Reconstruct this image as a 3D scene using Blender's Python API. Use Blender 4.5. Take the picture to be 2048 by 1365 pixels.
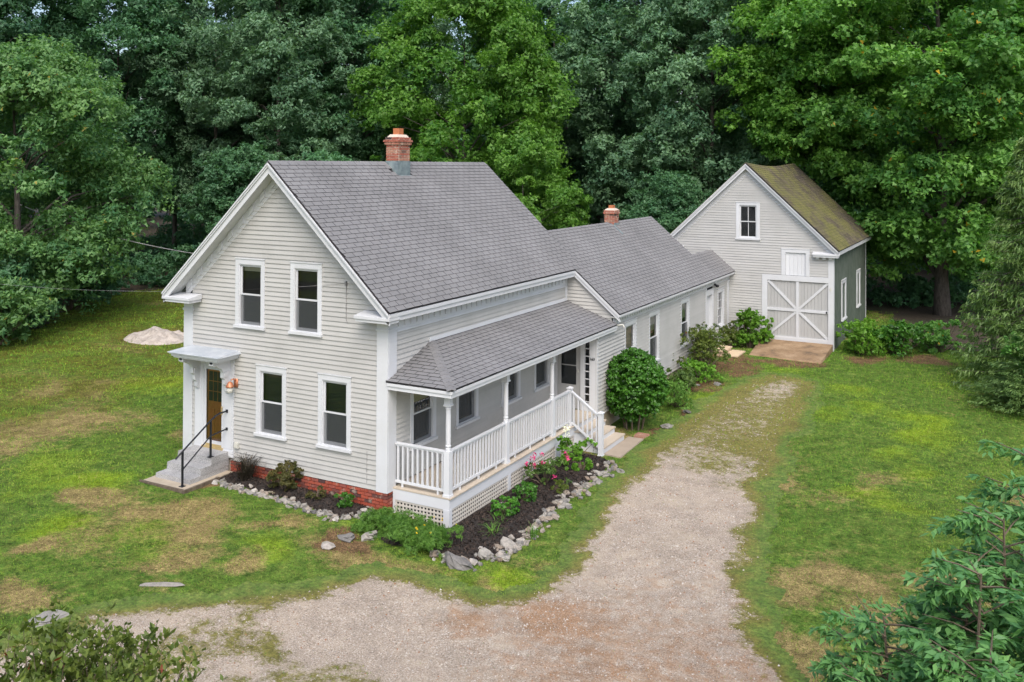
import bpy, math, random
import numpy as np
from mathutils import Vector, Matrix

for o in list(bpy.data.objects): bpy.data.objects.remove(o)
SC = bpy.context.scene
COL = SC.collection
RNG = np.random.default_rng(7)
random.seed(11)

# ------------------------------------------------------------------ camera
yaw, pitch, roll = 0.494, 0.010, 0.005
fwd = Vector((-math.sin(yaw) * math.cos(pitch), math.cos(yaw) * math.cos(pitch), math.sin(pitch)))
rgt = Vector((math.cos(yaw), math.sin(yaw), 0))
upv = rgt.cross(fwd)
r2 = rgt * math.cos(roll) + upv * math.sin(roll)
u2 = -rgt * math.sin(roll) + upv * math.cos(roll)
CAMP = Vector((12.646, -17.509, 7.883))
cam = bpy.data.cameras.new('camera')
camo = bpy.data.objects.new('camera', cam)
COL.objects.link(camo)
camo.matrix_world = Matrix(((r2.x, u2.x, -fwd.x, CAMP.x), (r2.y, u2.y, -fwd.y, CAMP.y), (r2.z, u2.z, -fwd.z, CAMP.z), (0, 0, 0, 1)))
cam.sensor_width = 36
cam.lens = 36 * 1860.0 / 2048
cam.shift_y = -(682.5 - 310.0) / 2048
cam.clip_start = .1
cam.clip_end = 3000
SC.camera = camo

# ------------------------------------------------------------------ sky, sun, exposure
TO_SUN = Vector((.36, -.52, .78)).normalized()
w = bpy.data.worlds.new('World')
SC.world = w
w.use_nodes = True
wn = w.node_tree
sky = wn.nodes.new('ShaderNodeTexSky')
sky.sky_type = 'NISHITA'
sky.sun_disc = False
sky.sun_elevation = math.asin(TO_SUN.z)
sky.sun_rotation = math.atan2(TO_SUN.x, TO_SUN.y)
sky.air_density = 1.0
sky.dust_density = 4.0
sky.ozone_density = 1.2
bg = wn.nodes['Background']
bg.inputs['Strength'].default_value = .15
wn.links.new(sky.outputs[0], bg.inputs['Color'])
sun = bpy.data.lights.new('sun', 'SUN')
sun.energy = 1.1
sun.angle = math.radians(40)
sun.color = (1, .97, .93)
suno = bpy.data.objects.new('sun', sun)
COL.objects.link(suno)
suno.rotation_euler = (-TO_SUN).to_track_quat('-Z', 'Y').to_euler()
SC.view_settings.view_transform = 'Standard'
SC.view_settings.look = 'None'
SC.view_settings.exposure = 0.84
SC.view_settings.gamma = 1
SC.view_settings.use_curve_mapping = False
SC.render.engine = 'CYCLES'

# ------------------------------------------------------------------ materials
def rgb(r, g, b): return (r, g, b, 1)

class NT:
    def __init__(s, name):
        s.m = bpy.data.materials.new(name)
        s.m.use_nodes = True
        s.t = s.m.node_tree
        s.b = s.t.nodes['Principled BSDF']
    def n(s, t, **kw):
        x = s.t.nodes.new(t)
        for k, v in kw.items(): setattr(x, k, v)
        return x
    def l(s, a, b): s.t.links.new(a, b)
    def coord(s, kind='Object'):
        g = s.n('ShaderNodeNewGeometry')
        return g.outputs['Position'] if kind == 'World' else s.n('ShaderNodeTexCoord').outputs[kind]
    def noise(s, scale, detail=4, vec=None, rough=.6, out='Fac'):
        x = s.n('ShaderNodeTexNoise')
        x.inputs['Scale'].default_value = scale
        x.inputs['Detail'].default_value = detail
        x.inputs['Roughness'].default_value = rough
        if vec is not None: s.l(vec, x.inputs['Vector'])
        return x.outputs[out]
    def ramp(s, fac, stops):
        x = s.n('ShaderNodeValToRGB')
        e = x.color_ramp.elements
        while len(e) < len(stops): e.new(.5)
        for k, (p, c) in zip(e, stops):
            k.position = p
            k.color = c if isinstance(c, tuple) else (c, c, c, 1)
        s.l(fac, x.inputs[0])
        return x.outputs[0]
    def mix(s, fac, a, b, mode='MIX'):
        x = s.n('ShaderNodeMix', data_type='RGBA', blend_type=mode)
        for sock, v in ((x.inputs[0], fac), (x.inputs[6], a), (x.inputs[7], b)):
            if isinstance(v, (int, float)): sock.default_value = v
            elif isinstance(v, tuple): sock.default_value = v
            else: s.l(v, sock)
        return x.outputs[2]
    def math(s, op, a, b=None):
        x = s.n('ShaderNodeMath', operation=op)
        for i, v in enumerate((a, b)):
            if v is None: continue
            if isinstance(v, (int, float)): x.inputs[i].default_value = v
            else: s.l(v, x.inputs[i])
        return x.outputs[0]
    def attr(s, name):
        x = s.n('ShaderNodeAttribute')
        x.attribute_name = name
        return x.outputs['Fac']
    def rnd(s):
        a = s.n('ShaderNodeObjectInfo').outputs['Random']
        b = s.n('ShaderNodeNewGeometry').outputs['Random Per Island']
        return s.math('FRACT', s.math('ADD', a, b))
    def bump(s, hgt, strength=.3, dist=.01):
        x = s.n('ShaderNodeBump')
        x.inputs['Strength'].default_value = strength
        x.inputs['Distance'].default_value = dist
        s.l(hgt, x.inputs['Height'])
        s.l(x.outputs[0], s.b.inputs['Normal'])
    def base(s, c):
        i = s.b.inputs['Base Color']
        if isinstance(c, tuple): i.default_value = c
        else: s.l(c, i)
    def rough(s, v): s.b.inputs['Roughness'].default_value = v
    def spec(s, v): s.b.inputs['Specular IOR Level'].default_value = v

M = {}
def paint(name, col, dirt, rough=.55, amt=.5, scale=1.3):
    t = NT(name)
    p = t.coord('World')
    f = t.ramp(t.noise(scale, 6, p), [(.42, 0.0), (.75, 1.0)])
    f2 = t.ramp(t.noise(23, 3, p), [(.45, 0.0), (.8, .5)])
    c = t.mix(t.math('MULTIPLY', f, amt), rgb(*col), rgb(*dirt))
    c = t.mix(t.math('MULTIPLY', f2, amt), c, rgb(*dirt))
    v = t.math('MULTIPLY_ADD', t.rnd(), .08)
    v.node.inputs[2].default_value = .96
    c = t.mix(1.0, c, v, 'MULTIPLY')
    t.base(c)
    t.rough(rough)
    t.spec(.3)
    t.bump(t.noise(60, 2, p), .15, .003)
    M[name] = t.m
    return t
paint('trim', (.565, .585, .615), (.44, .445, .43), .45, .35)
paint('clapboard', (.425, .424, .410), (.325, .325, .308), .6, .55)
paint('porch_trim', (.59, .61, .64), (.50, .50, .49), .4, .25)
paint('barn_white', (.425, .427, .420), (.33, .33, .315), .6, .45)
paint('door_grey', (.395, .40, .40), (.31, .31, .30), .6, .4)
paint('barn_green', (.085, .112, .088), (.15, .17, .15), .8, .7, 2.2)
paint('porch_floor', (.50, .435, .35), (.39, .335, .265), .6, .5)
paint('soffit', (.58, .59, .59), (.40, .40, .36), .6, .4)
paint('black_iron', (.012, .014, .02), (.03, .03, .03), .4, .4)
paint('canopy_metal', (.34, .38, .42), (.58, .60, .62), .4, .7, 3.0)
paint('dark_room', (.045, .05, .05), (.03, .032, .032), .9, .3)  # dark tone standing in for the shade of unlit interiors
paint('curtain', (.075, .08, .09), (.05, .052, .06), .9, .6, 9.0)
paint('shade', (.60, .56, .44), (.5, .46, .36), .8, .3)
paint('lattice', (.56, .53, .48), (.42, .39, .34), .7, .5)
paint('wood_door', (.60, .25, .08), (.40, .15, .045), .4, .7, 7.0)
paint('brass', (.40, .31, .15), (.30, .22, .1), .35, .3)
paint('underlay', (.035, .034, .036), (.02, .02, .02), .9, .3)
paint('lead', (.13, .17, .19), (.28, .34, .34), .5, .8, 5.0)
paint('clay_flue', (.42, .15, .065), (.30, .12, .06), .8, .5, 8.0)
paint('concrete', (.42, .36, .28), (.28, .24, .18), .9, .7, 3.0)
paint('new_wood', (.60, .47, .33), (.45, .34, .22), .7, .5, 6.0)
paint('wire', (.30, .30, .30), (.05, .05, .05), .6, 1.0, 1.2)
paint('slab_concrete', (.36, .30, .235), (.26, .215, .165), .9, .6, 3.0)
paint('pale_rock', (.46, .41, .36), (.17, .15, .13), .9, .9, 4.0)
paint('plastic', (.55, .55, .50), (.45, .45, .4), .5, .3)

def granite():
    t = NT('granite')
    p = t.coord('World')
    a = t.ramp(t.noise(70, 4, p, .8), [(.38, .16), (.5, .36), (.62, .56)])
    b = t.ramp(t.noise(3, 5, p), [(.3, .72), (.7, 1.0)])
    t.base(t.mix(1.0, a, b, 'MULTIPLY'))
    t.rough(.8)
    t.bump(t.noise(90, 3, p), .4, .006)
    M['granite'] = t.m
granite()

def shingle(name, cols, moss=False):
    t = NT(name)
    p = t.coord('World')
    r = t.rnd()
    c = t.ramp(r, [(0.0, rgb(*cols[0])), (.5, rgb(*cols[1])), (1.0, rgb(*cols[2]))])
    big = t.ramp(t.noise(.55, 5, p), [(.3, .86), (.7, 1.10)])
    c = t.mix(1.0, c, big, 'MULTIPLY')
    gr = t.ramp(t.noise(160, 2, p), [(.3, .70), (.7, 1.25)])
    c = t.mix(1.0, c, gr, 'MULTIPLY')
    if moss:
        mp = t.n('ShaderNodeMapping')
        mp.inputs['Scale'].default_value = (1.0, .7, 1.0)
        t.l(p, mp.inputs[0])
        m1 = t.ramp(t.noise(.8, 6, mp.outputs[0], .7), [(.40, 0.0), (.56, 1.0)])
        m2 = t.ramp(t.noise(9, 4, p), [(.3, .35), (.6, 1.0)])
        mc = t.ramp(t.noise(2.5, 4, p), [(.3, rgb(.115, .118, .035)), (.7, rgb(.19, .185, .065))])
        c = t.mix(t.math('MULTIPLY', m1, m2), c, mc)
    else:
        wv = t.ramp(t.noise(1.8, 5, p, .7), [(.55, 0.0), (.8, .35)])
        c = t.mix(wv, c, rgb(.235, .235, .25))
    t.base(c)
    t.rough(.92)
    t.spec(.2)
    t.bump(t.noise(220, 2, p), .5, .004)
    M[name] = t.m
shingle('shingle', ((.188, .188, .192), (.197, .197, .201), (.207, .207, .211)))
shingle('barn_shingle', ((.075, .066, .055), (.10, .085, .065), (.13, .11, .085)), True)
t = NT('shingle_edge'); t.base(rgb(.025, .024, .027)); t.rough(.95); M['shingle_edge'] = t.m

def brick(name, cols, white):
    t = NT(name)
    p = t.coord('World')
    c = t.ramp(t.rnd(), [(0.0, rgb(*cols[0])), (.45, rgb(*cols[1])), (.8, rgb(*cols[2])), (.97, rgb(.05, .03, .03))])
    c = t.mix(1.0, c, t.ramp(t.noise(45, 4, p), [(.3, .6), (.7, 1.25)]), 'MULTIPLY')
    c = t.mix(t.ramp(t.noise(6, 5, p), [(.56, 0.0), (.70, white)]), c, rgb(.46, .38, .30))
    t.base(c)
    t.rough(.9)
    t.bump(t.noise(80, 3, p), .5, .006)
    M[name] = t.m
brick('brick_red', ((.30, .055, .03), (.36, .075, .04), (.27, .075, .055)), .6)
brick('brick_old', ((.29, .085, .055), (.36, .12, .08), (.42, .22, .15)), .8)
paint('mortar', (.56, .48, .40), (.38, .31, .26), .95, .6, 5.0)

def glass():
    t = NT('glass')
    out = t.t.nodes['Material Output']
    tr = t.n('ShaderNodeBsdfTransparent')
    tr.inputs[0].default_value = rgb(.76, .80, .80)
    gl = t.n('ShaderNodeBsdfGlossy')
    gl.inputs['Roughness'].default_value = .03
    nz = t.n('ShaderNodeBump')
    nz.inputs['Strength'].default_value = .012
    nz.inputs['Distance'].default_value = .02
    t.l(t.noise(2.5, 2, t.coord('World')), nz.inputs['Height'])
    t.l(nz.outputs[0], gl.inputs['Normal'])
    fr = t.n('ShaderNodeFresnel')
    fr.inputs[0].default_value = 1.6
    f = t.math('MULTIPLY_ADD', fr.outputs[0], 1.0)
    f.node.inputs[2].default_value = .035
    mx = t.n('ShaderNodeMixShader')
    t.l(f, mx.inputs[0]); t.l(tr.outputs[0], mx.inputs[1]); t.l(gl.outputs[0], mx.inputs[2])
    t.l(mx.outputs[0], out.inputs['Surface'])
    M['glass'] = t.m
    t = NT('insect_screen')
    out = t.t.nodes['Material Output']
    t.base(rgb(.055, .062, .066)); t.rough(.8)
    tr = t.n('ShaderNodeBsdfTransparent')
    mx = t.n('ShaderNodeMixShader'); mx.inputs[0].default_value = .55
    t.l(tr.outputs[0], mx.inputs[1]); t.l(t.b.outputs[0], mx.inputs[2]); t.l(mx.outputs[0], out.inputs['Surface'])
    M['insect_screen'] = t.m
glass()

def copper():
    t = NT('copper')
    t.base(t.ramp(t.noise(14, 4, t.coord('World')), [(.3, rgb(.42, .15, .07)), (.7, rgb(.58, .27, .16))]))
    t.b.inputs['Metallic'].default_value = .5
    t.rough(.5)
    M['copper'] = t.m
copper()

def leafmat(name, dark, lite, trans=.35, hue=None, rough=.5, gloss=.35):
    t = NT(name)
    out = t.t.nodes['Material Output']
    isl = t.n('ShaderNodeNewGeometry').outputs['Random Per Island']
    k = t.math('ADD', t.math('MULTIPLY', isl, .45), t.math('MULTIPLY', t.attr('tint'), .55))
    c = t.ramp(k, [(.08, rgb(*dark)), (.92, rgb(*lite))])
    ob = t.n('ShaderNodeObjectInfo').outputs['Random']
    v = t.math('MULTIPLY_ADD', ob, .35); v.node.inputs[2].default_value = .82
    c = t.mix(1.0, c, v, 'MULTIPLY')
    if hue:
        sel = t.math('GREATER_THAN', isl, .993)
        c = t.mix(sel, c, rgb(*hue))
    t.base(c)
    t.rough(rough)
    t.spec(gloss)
    tl = t.n('ShaderNodeBsdfTranslucent')
    tc = t.mix(1.0, c, rgb(1.2, 1.35, .6), 'MULTIPLY')
    t.l(tc, tl.inputs[0])
    mx = t.n('ShaderNodeMixShader')
    mx.inputs[0].default_value = trans
    t.l(t.b.outputs[0], mx.inputs[1]); t.l(tl.outputs[0], mx.inputs[2])
    t.l(mx.outputs[0], out.inputs['Surface'])
    M[name] = t.m
leafmat('leaf_oak', (.038, .118, .062), (.125, .275, .120))
leafmat('leaf_maple', (.065, .195, .034), (.195, .385, .056), .42)
leafmat('leaf_right', (.060, .185, .050), (.215, .430, .080), .43, (.50, .33, .03))
leafmat('leaf_wood', (.032, .105, .062), (.098, .215, .100))
leafmat('leaf_grey', (.055, .138, .080), (.180, .310, .165))
leafmat('leaf_left', (.050, .145, .058), (.190, .335, .105), .40, (.33, .28, .06))
leafmat('leaf_bush', (.032, .120, .014), (.105, .290, .030), .3, None, .35, .5)
leafmat('leaf_shrub', (.045, .100, .022), (.135, .215, .050))
leafmat('leaf_lime', (.075, .200, .018), (.190, .380, .045), .4)
leafmat('leaf_sumac', (.045, .155, .062), (.185, .385, .115), .35, None, .45, .35)
leafmat('leaf_olive', (.048, .085, .014), (.150, .195, .035), .3, (.22, .05, .02))
leafmat('leaf_spruce', (.085, .175, .060), (.240, .360, .110), .35)
leafmat('leaf_red', (.045, .065, .018), (.140, .115, .035), .3)
leafmat('leaf_purple', (.028, .026, .022), (.085, .070, .050), .2)
leafmat('leaf_fern', (.050, .135, .020), (.150, .290, .050), .35)
leafmat('petal_pink', (.55, .03, .16), (.75, .10, .28), .3)
leafmat('petal_white', (.70, .70, .62), (.80, .80, .74), .3)
leafmat('petal_yellow', (.70, .50, .02), (.80, .60, .04), .3)

def bark(name, a, b):
    t = NT(name)
    p = t.coord('World')
    mp = t.n('ShaderNodeMapping')
    mp.inputs['Scale'].default_value = (1, 1, .22)
    t.l(p, mp.inputs[0])
    n = t.noise(14, 5, mp.outputs[0], .7)
    t.base(t.ramp(n, [(.35, rgb(*a)), (.65, rgb(*b))]))
    t.rough(.95)
    t.bump(n, .8, .03)
    M[name] = t.m
bark('bark', (.045, .038, .032), (.13, .115, .10))
bark('twig', (.07, .05, .035), (.15, .12, .085))

def stone():
    t = NT('stone')
    p = t.coord('World')
    c = t.ramp(t.rnd(), [(0, rgb(.14, .135, .13)), (.3, rgb(.24, .23, .21)), (.6, rgb(.33, .31, .275)), (.85, rgb(.24, .19, .145)), (1, rgb(.42, .40, .37))])
    c = t.mix(1.0, c, t.ramp(t.noise(11, 6, p, .7), [(.3, .6), (.7, 1.2)]), 'MULTIPLY')
    c = t.mix(t.ramp(t.noise(4, 4, p), [(.58, 0.0), (.75, .5)]), c, rgb(.16, .17, .08))
    t.base(c); t.rough(.9)
    t.bump(t.noise(25, 5, p), .6, .02)
    M['stone'] = t.m
stone()

# ground materials: masks come from the sheet's own attributes, broken up by fine noise
def ground_mats():
    t = NT('lawn_soil')
    p = t.coord('World')
    n1 = t.noise(.55, 5, p, .65); n2 = t.noise(5, 5, p, .7); n3 = t.noise(45, 3, p, .7)
    g = t.ramp(n2, [(.3, rgb(.052, .112, .018)), (.5, rgb(.105, .170, .030)), (.7, rgb(.185, .225, .050))])
    yel = t.math('ADD', t.attr('bright'), t.math('MULTIPLY', t.math('SUBTRACT', n2, .5), .6))
    g = t.mix(t.ramp(yel, [(.3, 0.0), (.8, .9)]), g, rgb(.190, .285, .018))
    dry = t.math('ADD', t.attr('dry'), t.math('MULTIPLY', t.math('SUBTRACT', n2, .5), 1.1))
    dc = t.ramp(n3, [(.3, rgb(.19, .145, .055)), (.7, rgb(.36, .275, .125))])
    g = t.mix(t.ramp(dry, [(.35, 0.0), (.75, .92)]), g, dc)
    dirt = t.math('ADD', t.attr('dirt'), t.math('MULTIPLY', t.math('SUBTRACT', n2, .5), .9))
    g = t.mix(t.ramp(dirt, [(.35, 0.0), (.65, 1.0)]), g, t.ramp(n3, [(.3, rgb(.10, .060, .030)), (.7, rgb(.22, .145, .075))]))
    moss = t.math('ADD', t.attr('moss'), t.math('MULTIPLY', t.math('SUBTRACT', n1, .5), 1.3))
    g = t.mix(t.ramp(moss, [(.4, 0.0), (.75, .9)]), g, t.ramp(n2, [(.3, rgb(.095, .085, .022)), (.7, rgb(.14, .16, .018))]))
    g = t.mix(1.0, g, t.ramp(n3, [(.3, .45), (.7, 1.45)]), 'MULTIPLY')
    n5 = t.noise(13, 4, p, .75)
    g = t.mix(1.0, g, t.ramp(t.noise(2.6, 5, p, .7), [(.35, .66), (.65, 1.28)]), 'MULTIPLY')
    g = t.mix(1.0, g, t.ramp(n5, [(.33, .55), (.5, 1.0), (.67, 1.4)]), 'MULTIPLY')
    t.base(g); t.rough(.95); t.spec(.1)
    t.bump(t.noise(70, 4, p, .7), .8, .04)
    M['lawn_soil'] = t.m
    t = NT('gravel_soil')
    p = t.coord('World')
    n2 = t.noise(3.5, 6, p, .7); n3 = t.noise(34, 5, p, .85); n4 = t.noise(1.1, 6, p, .7)
    g = t.ramp(n3, [(.34, rgb(.14, .105, .078)), (.47, rgb(.34, .28, .22)), (.56, rgb(.45, .385, .315)), (.66, rgb(.72, .67, .60))])
    sand = t.ramp(n4, [(.50, 0.0), (.64, .75)])
    g = t.mix(sand, g, t.ramp(n3, [(.3, rgb(.36, .29, .22)), (.7, rgb(.50, .43, .34))]))
    rust = t.math('ADD', t.attr('rust'), t.math('MULTIPLY', t.math('SUBTRACT', n2, .5), 1.4))
    g = t.mix(t.ramp(rust, [(.42, 0.0), (.80, .8)]), g, t.ramp(n3, [(.3, rgb(.20, .105, .05)), (.7, rgb(.42, .26, .15))]))
    gr = t.math('ADD', t.math('ADD', t.attr('weed'), t.math('MULTIPLY', t.math('SUBTRACT', n2, .5), 1.5)), t.math('MULTIPLY', t.math('SUBTRACT', t.noise(16, 5, p, .8), .5), 1.3))
    wc = t.ramp(n3, [(.3, rgb(.10, .090, .022)), (.7, rgb(.22, .21, .05))])
    wc = t.mix(t.ramp(t.attr('edge'), [(.45, 0.0), (.9, 1.0)]), wc, t.ramp(n2, [(.3, rgb(.052, .112, .018)), (.5, rgb(.105, .170, .030)), (.7, rgb(.185, .225, .050))]))
    wc = t.mix(1.0, wc, t.ramp(t.noise(13, 4, p, .75), [(.33, .5), (.5, 1.0), (.67, 1.45)]), 'MULTIPLY')
    g = t.mix(t.ramp(gr, [(.42, 0.0), (.72, .95)]), g, wc)
    spk = t.noise(38, 2, p, .5)
    g = t.mix(t.ramp(spk, [(.66, 0.0), (.70, .7)]), g, rgb(.10, .06, .035))
    g = t.mix(1.0, g, t.ramp(t.noise(1.7, 6, p, .75), [(.36, .84), (.5, 1.0), (.64, 1.14)]), 'MULTIPLY')
    t.base(g); t.rough(.95); t.spec(.15)
    t.bump(n3, .9, .03)
    M['gravel_soil'] = t.m
    t = NT('mulch')
    p = t.coord('World')
    n3 = t.noise(60, 4, p, .75)
    t.base(t.ramp(n3, [(.35, rgb(.012, .010, .009)), (.7, rgb(.055, .042, .035))]))
    t.rough(.95)
    t.bump(n3, 1.0, .04)
    M['mulch'] = t.m
    t = NT('leaf_litter')
    p = t.coord('World')
    n3 = t.noise(14, 5, p, .75); n1 = t.noise(.4, 4, p)
    c = t.ramp(n3, [(.3, rgb(.018, .014, .009)), (.7, rgb(.085, .060, .036))])
    c = t.mix(t.ramp(n1, [(.5, 0.0), (.7, .7)]), c, rgb(.03, .05, .014))
    t.base(c); t.rough(.95)
    t.bump(n3, 1.0, .06)
    M['leaf_litter'] = t.m
    t = NT('ramp_concrete')
    p = t.coord('World')
    n = t.noise(1.3, 6, p, .7)
    c = t.ramp(n, [(.33, rgb(.10, .075, .05)), (.46, rgb(.24, .155, .085)), (.7, rgb(.36, .26, .16))])
    c = t.mix(1.0, c, t.ramp(t.noise(60, 4, p), [(.3, .7), (.7, 1.2)]), 'MULTIPLY')
    t.base(c); t.rough(.95)
    t.bump(t.noise(40, 4, p), .5, .02)
    M['ramp_concrete'] = t.m
    for nm, a, b in (('grass_blade', (.045, .105, .012), (.150, .235, .028)), ('pebble', (.20, .165, .13), (.56, .52, .47)), ('chip', (.010, .008, .007), (.075, .055, .045))):
        t = NT(nm)
        isl = t.n('ShaderNodeNewGeometry').outputs['Random Per Island']
        if nm == 'grass_blade':
            k = t.math('ADD', t.math('MULTIPLY', isl, .35), t.math('MULTIPLY', t.attr('tint'), .65))
            c = t.ramp(k, [(.0, rgb(.045, .130, .020)), (.34, rgb(.105, .225, .028)), (.58, rgb(.225, .345, .036)), (.76, rgb(.29, .26, .09)), (1, rgb(.43, .33, .16))])
        else:
            c = t.ramp(isl, [(0, rgb(*a)), (.6, rgb(*[(x + y) / 2 for x, y in zip(a, b)])), (1, rgb(*b))])
            if nm == 'pebble': c = t.mix(t.math('GREATER_THAN', isl, .93), c, rgb(.30, .16, .09))
        t.base(c); t.rough(.85); t.spec(.15)
        M[nm] = t.m
ground_mats()

# ------------------------------------------------------------------ helpers
WORLD = {}
def tag(o, label=None, cat=None, group=None, kind=None):
    if label: o['label'] = label
    if cat: o['category'] = cat
    if group: o['group'] = group
    if kind: o['kind'] = kind
    return o
def put(name, me, parent=None, loc=(0, 0, 0)):
    o = bpy.data.objects.new(name, me)
    COL.objects.link(o)
    loc = Vector(loc)
    WORLD[o] = loc
    if parent is not None:
        o.parent = parent
        o.location = loc - WORLD[parent]
    else: o.location = loc
    return o
def empty(name, loc, label, cat, group=None):
    o = put(name, None, None, loc)
    o.empty_display_size = .2
    return tag(o, label, cat, group)

class Fr:
    """wall frame: a runs along the wall, n points out of it, z up"""
    def __init__(s, o, a, n): s.o, s.a, s.n = Vector(o), Vector(a), Vector(n)
    def p(s, a, n, z): return s.o + s.a * a + s.n * n + Vector((0, 0, z))

class MB:
    def __init__(s): s.v, s.f, s.m = [], [], []
    def add(s, vs, fs, mi=0):
        k = len(s.v)
        s.v += [tuple(v) for v in vs]
        for f in fs:
            s.f.append(tuple(i + k for i in f)); s.m.append(mi)
    def hexa(s, p, mi=0):     # p: 4 bottom, 4 top
        s.add(p, [(3, 2, 1, 0), (4, 5, 6, 7), (0, 1, 5, 4), (1, 2, 6, 5), (2, 3, 7, 6), (3, 0, 4, 7)], mi)
    def box(s, x0, x1, y0, y1, z0, z1, mi=0):
        s.hexa([(x0, y0, z0), (x1, y0, z0), (x1, y1, z0), (x0, y1, z0), (x0, y0, z1), (x1, y0, z1), (x1, y1, z1), (x0, y1, z1)], mi)
    def fbox(s, fr, a0, a1, n0, n1, z0, z1, mi=0):
        s.hexa([fr.p(a0, n0, z0), fr.p(a1, n0, z0), fr.p(a1, n1, z0), fr.p(a0, n1, z0), fr.p(a0, n0, z1), fr.p(a1, n0, z1), fr.p(a1, n1, z1), fr.p(a0, n1, z1)], mi)
    def fprism(s, fr, poly, n0, n1, mi=0):   # poly in (a,z)
        k = len(poly)
        vs = [fr.p(a, n0, z) for a, z in poly] + [fr.p(a, n1, z) for a, z in poly]
        s.add(vs, [tuple(range(k))[::-1], tuple(range(k, 2 * k))] + [(i, (i + 1) % k, k + (i + 1) % k, k + i) for i in range(k)], mi)
    def nprism(s, fr, poly, a0, a1, mi=0):   # poly in (n,z), run along a
        k = len(poly)
        vs = [fr.p(a0, n, z) for n, z in poly] + [fr.p(a1, n, z) for n, z in poly]
        s.add(vs, [tuple(range(k))[::-1], tuple(range(k, 2 * k))] + [(i, (i + 1) % k, k + (i + 1) % k, k + i) for i in range(k)], mi)
    def bar(s, a, b, w, d, up=(0, 0, 1), mi=0):
        a, b = Vector(a), Vector(b)
        t = (b - a).normalized()
        x = t.cross(Vector(up)).normalized() * (w / 2)
        y = x.cross(t).normalized() * (d / 2)
        s.hexa([a - x - y, a + x - y, b + x - y, b - x - y, a - x + y, a + x + y, b + x + y, b - x + y], mi)
    def tube(s, pts, rad, n=8, mi=0, cap=True):
        pts = [Vector(p) for p in pts]
        if not hasattr(rad, '__len__'): rad = [rad] * len(pts)
        k0 = len(s.v); ref = Vector((.31, .17, .94)) if abs((pts[-1] - pts[0]).normalized().z) < .9 else Vector((1, .1, 0))
        for i, p in enumerate(pts):
            t = (pts[min(i + 1, len(pts) - 1)] - pts[max(i - 1, 0)]).normalized()
            x = t.cross(ref).normalized(); y = t.cross(x)
            for j in range(n):
                a = 2 * math.pi * j / n
                s.v.append(tuple(p + (x * math.cos(a) + y * math.sin(a)) * rad[i]))
        for i in range(len(pts) - 1):
            for j in range(n):
                a = k0 + i * n + j; b = k0 + i * n + (j + 1) % n
                s.f.append((a, b, b + n, a + n)); s.m.append(mi)
        if cap:
            s.f.append(tuple(k0 + j for j in range(n))[::-1]); s.m.append(mi)
            e = k0 + (len(pts) - 1) * n
            s.f.append(tuple(e + j for j in range(n))); s.m.append(mi)
    def lathe(s, c, prof, n=14, mi=0):
        s.tube([(c[0], c[1], c[2] + z) for r, z in prof], [r for r, z in prof], n, mi)
    def mesh(s, name, mats, org=None):
        if org is None:
            a = np.array(s.v); org = Vector((a.min(0) + a.max(0)) / 2); org.z = a[:, 2].min()
        me = bpy.data.meshes.new(name)
        me.from_pydata([(v[0] - org[0], v[1] - org[1], v[2] - org[2]) for v in s.v], [], s.f)
        mats = mats if isinstance(mats, (list, tuple)) else [mats]
        for m in mats: me.materials.append(M[m])
        if len(mats) > 1: me.polygons.foreach_set('material_index', s.m)
        return me, org
    def obj(s, name, mats, parent=None, smooth=False):
        me, org = s.mesh(name, mats)
        if smooth: me.polygons.foreach_set('use_smooth', [True] * len(me.polygons))
        return put(name, me, parent, org)

def quads_mesh(name, V, mat, tint=None, k=4):
    """V: (N,k,3) array of loose faces"""
    N = len(V)
    me = bpy.data.meshes.new(name)
    me.vertices.add(N * k); me.loops.add(N * k); me.polygons.add(N)
    me.vertices.foreach_set('co', np.ascontiguousarray(V, dtype=np.float32).ravel())
    me.loops.foreach_set('vertex_index', np.arange(N * k, dtype=np.int32))
    me.polygons.foreach_set('loop_start', np.arange(0, N * k, k, dtype=np.int32))
    me.polygons.foreach_set('loop_total', np.full(N, k, dtype=np.int32))
    if tint is not None:
        at = me.attributes.new('tint', 'FLOAT', 'POINT')
        at.data.foreach_set('value', np.repeat(np.asarray(tint, dtype=np.float32), k))
    me.materials.append(M[mat])
    me.update()
    return me
def tri_mesh(name, V, F, mat, attrs=None, smooth=False):
    me = bpy.data.meshes.new(name)
    V = np.asarray(V, np.float32); F = np.asarray(F, np.int32)
    k = F.shape[1]; N = len(F)
    me.vertices.add(len(V)); me.loops.add(N * k); me.polygons.add(N)
    me.vertices.foreach_set('co', V.ravel())
    me.loops.foreach_set('vertex_index', F.ravel())
    me.polygons.foreach_set('loop_start', np.arange(0, N * k, k, dtype=np.int32))
    me.polygons.foreach_set('loop_total', np.full(N, k, dtype=np.int32))
    if smooth: me.polygons.foreach_set('use_smooth', np.ones(N, dtype=bool))
    for n, a in (attrs or {}).items():
        at = me.attributes.new(n, 'FLOAT', 'POINT')
        at.data.foreach_set('value', np.asarray(a, np.float32))
    me.materials.append(M[mat])
    me.update()
    return me

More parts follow.
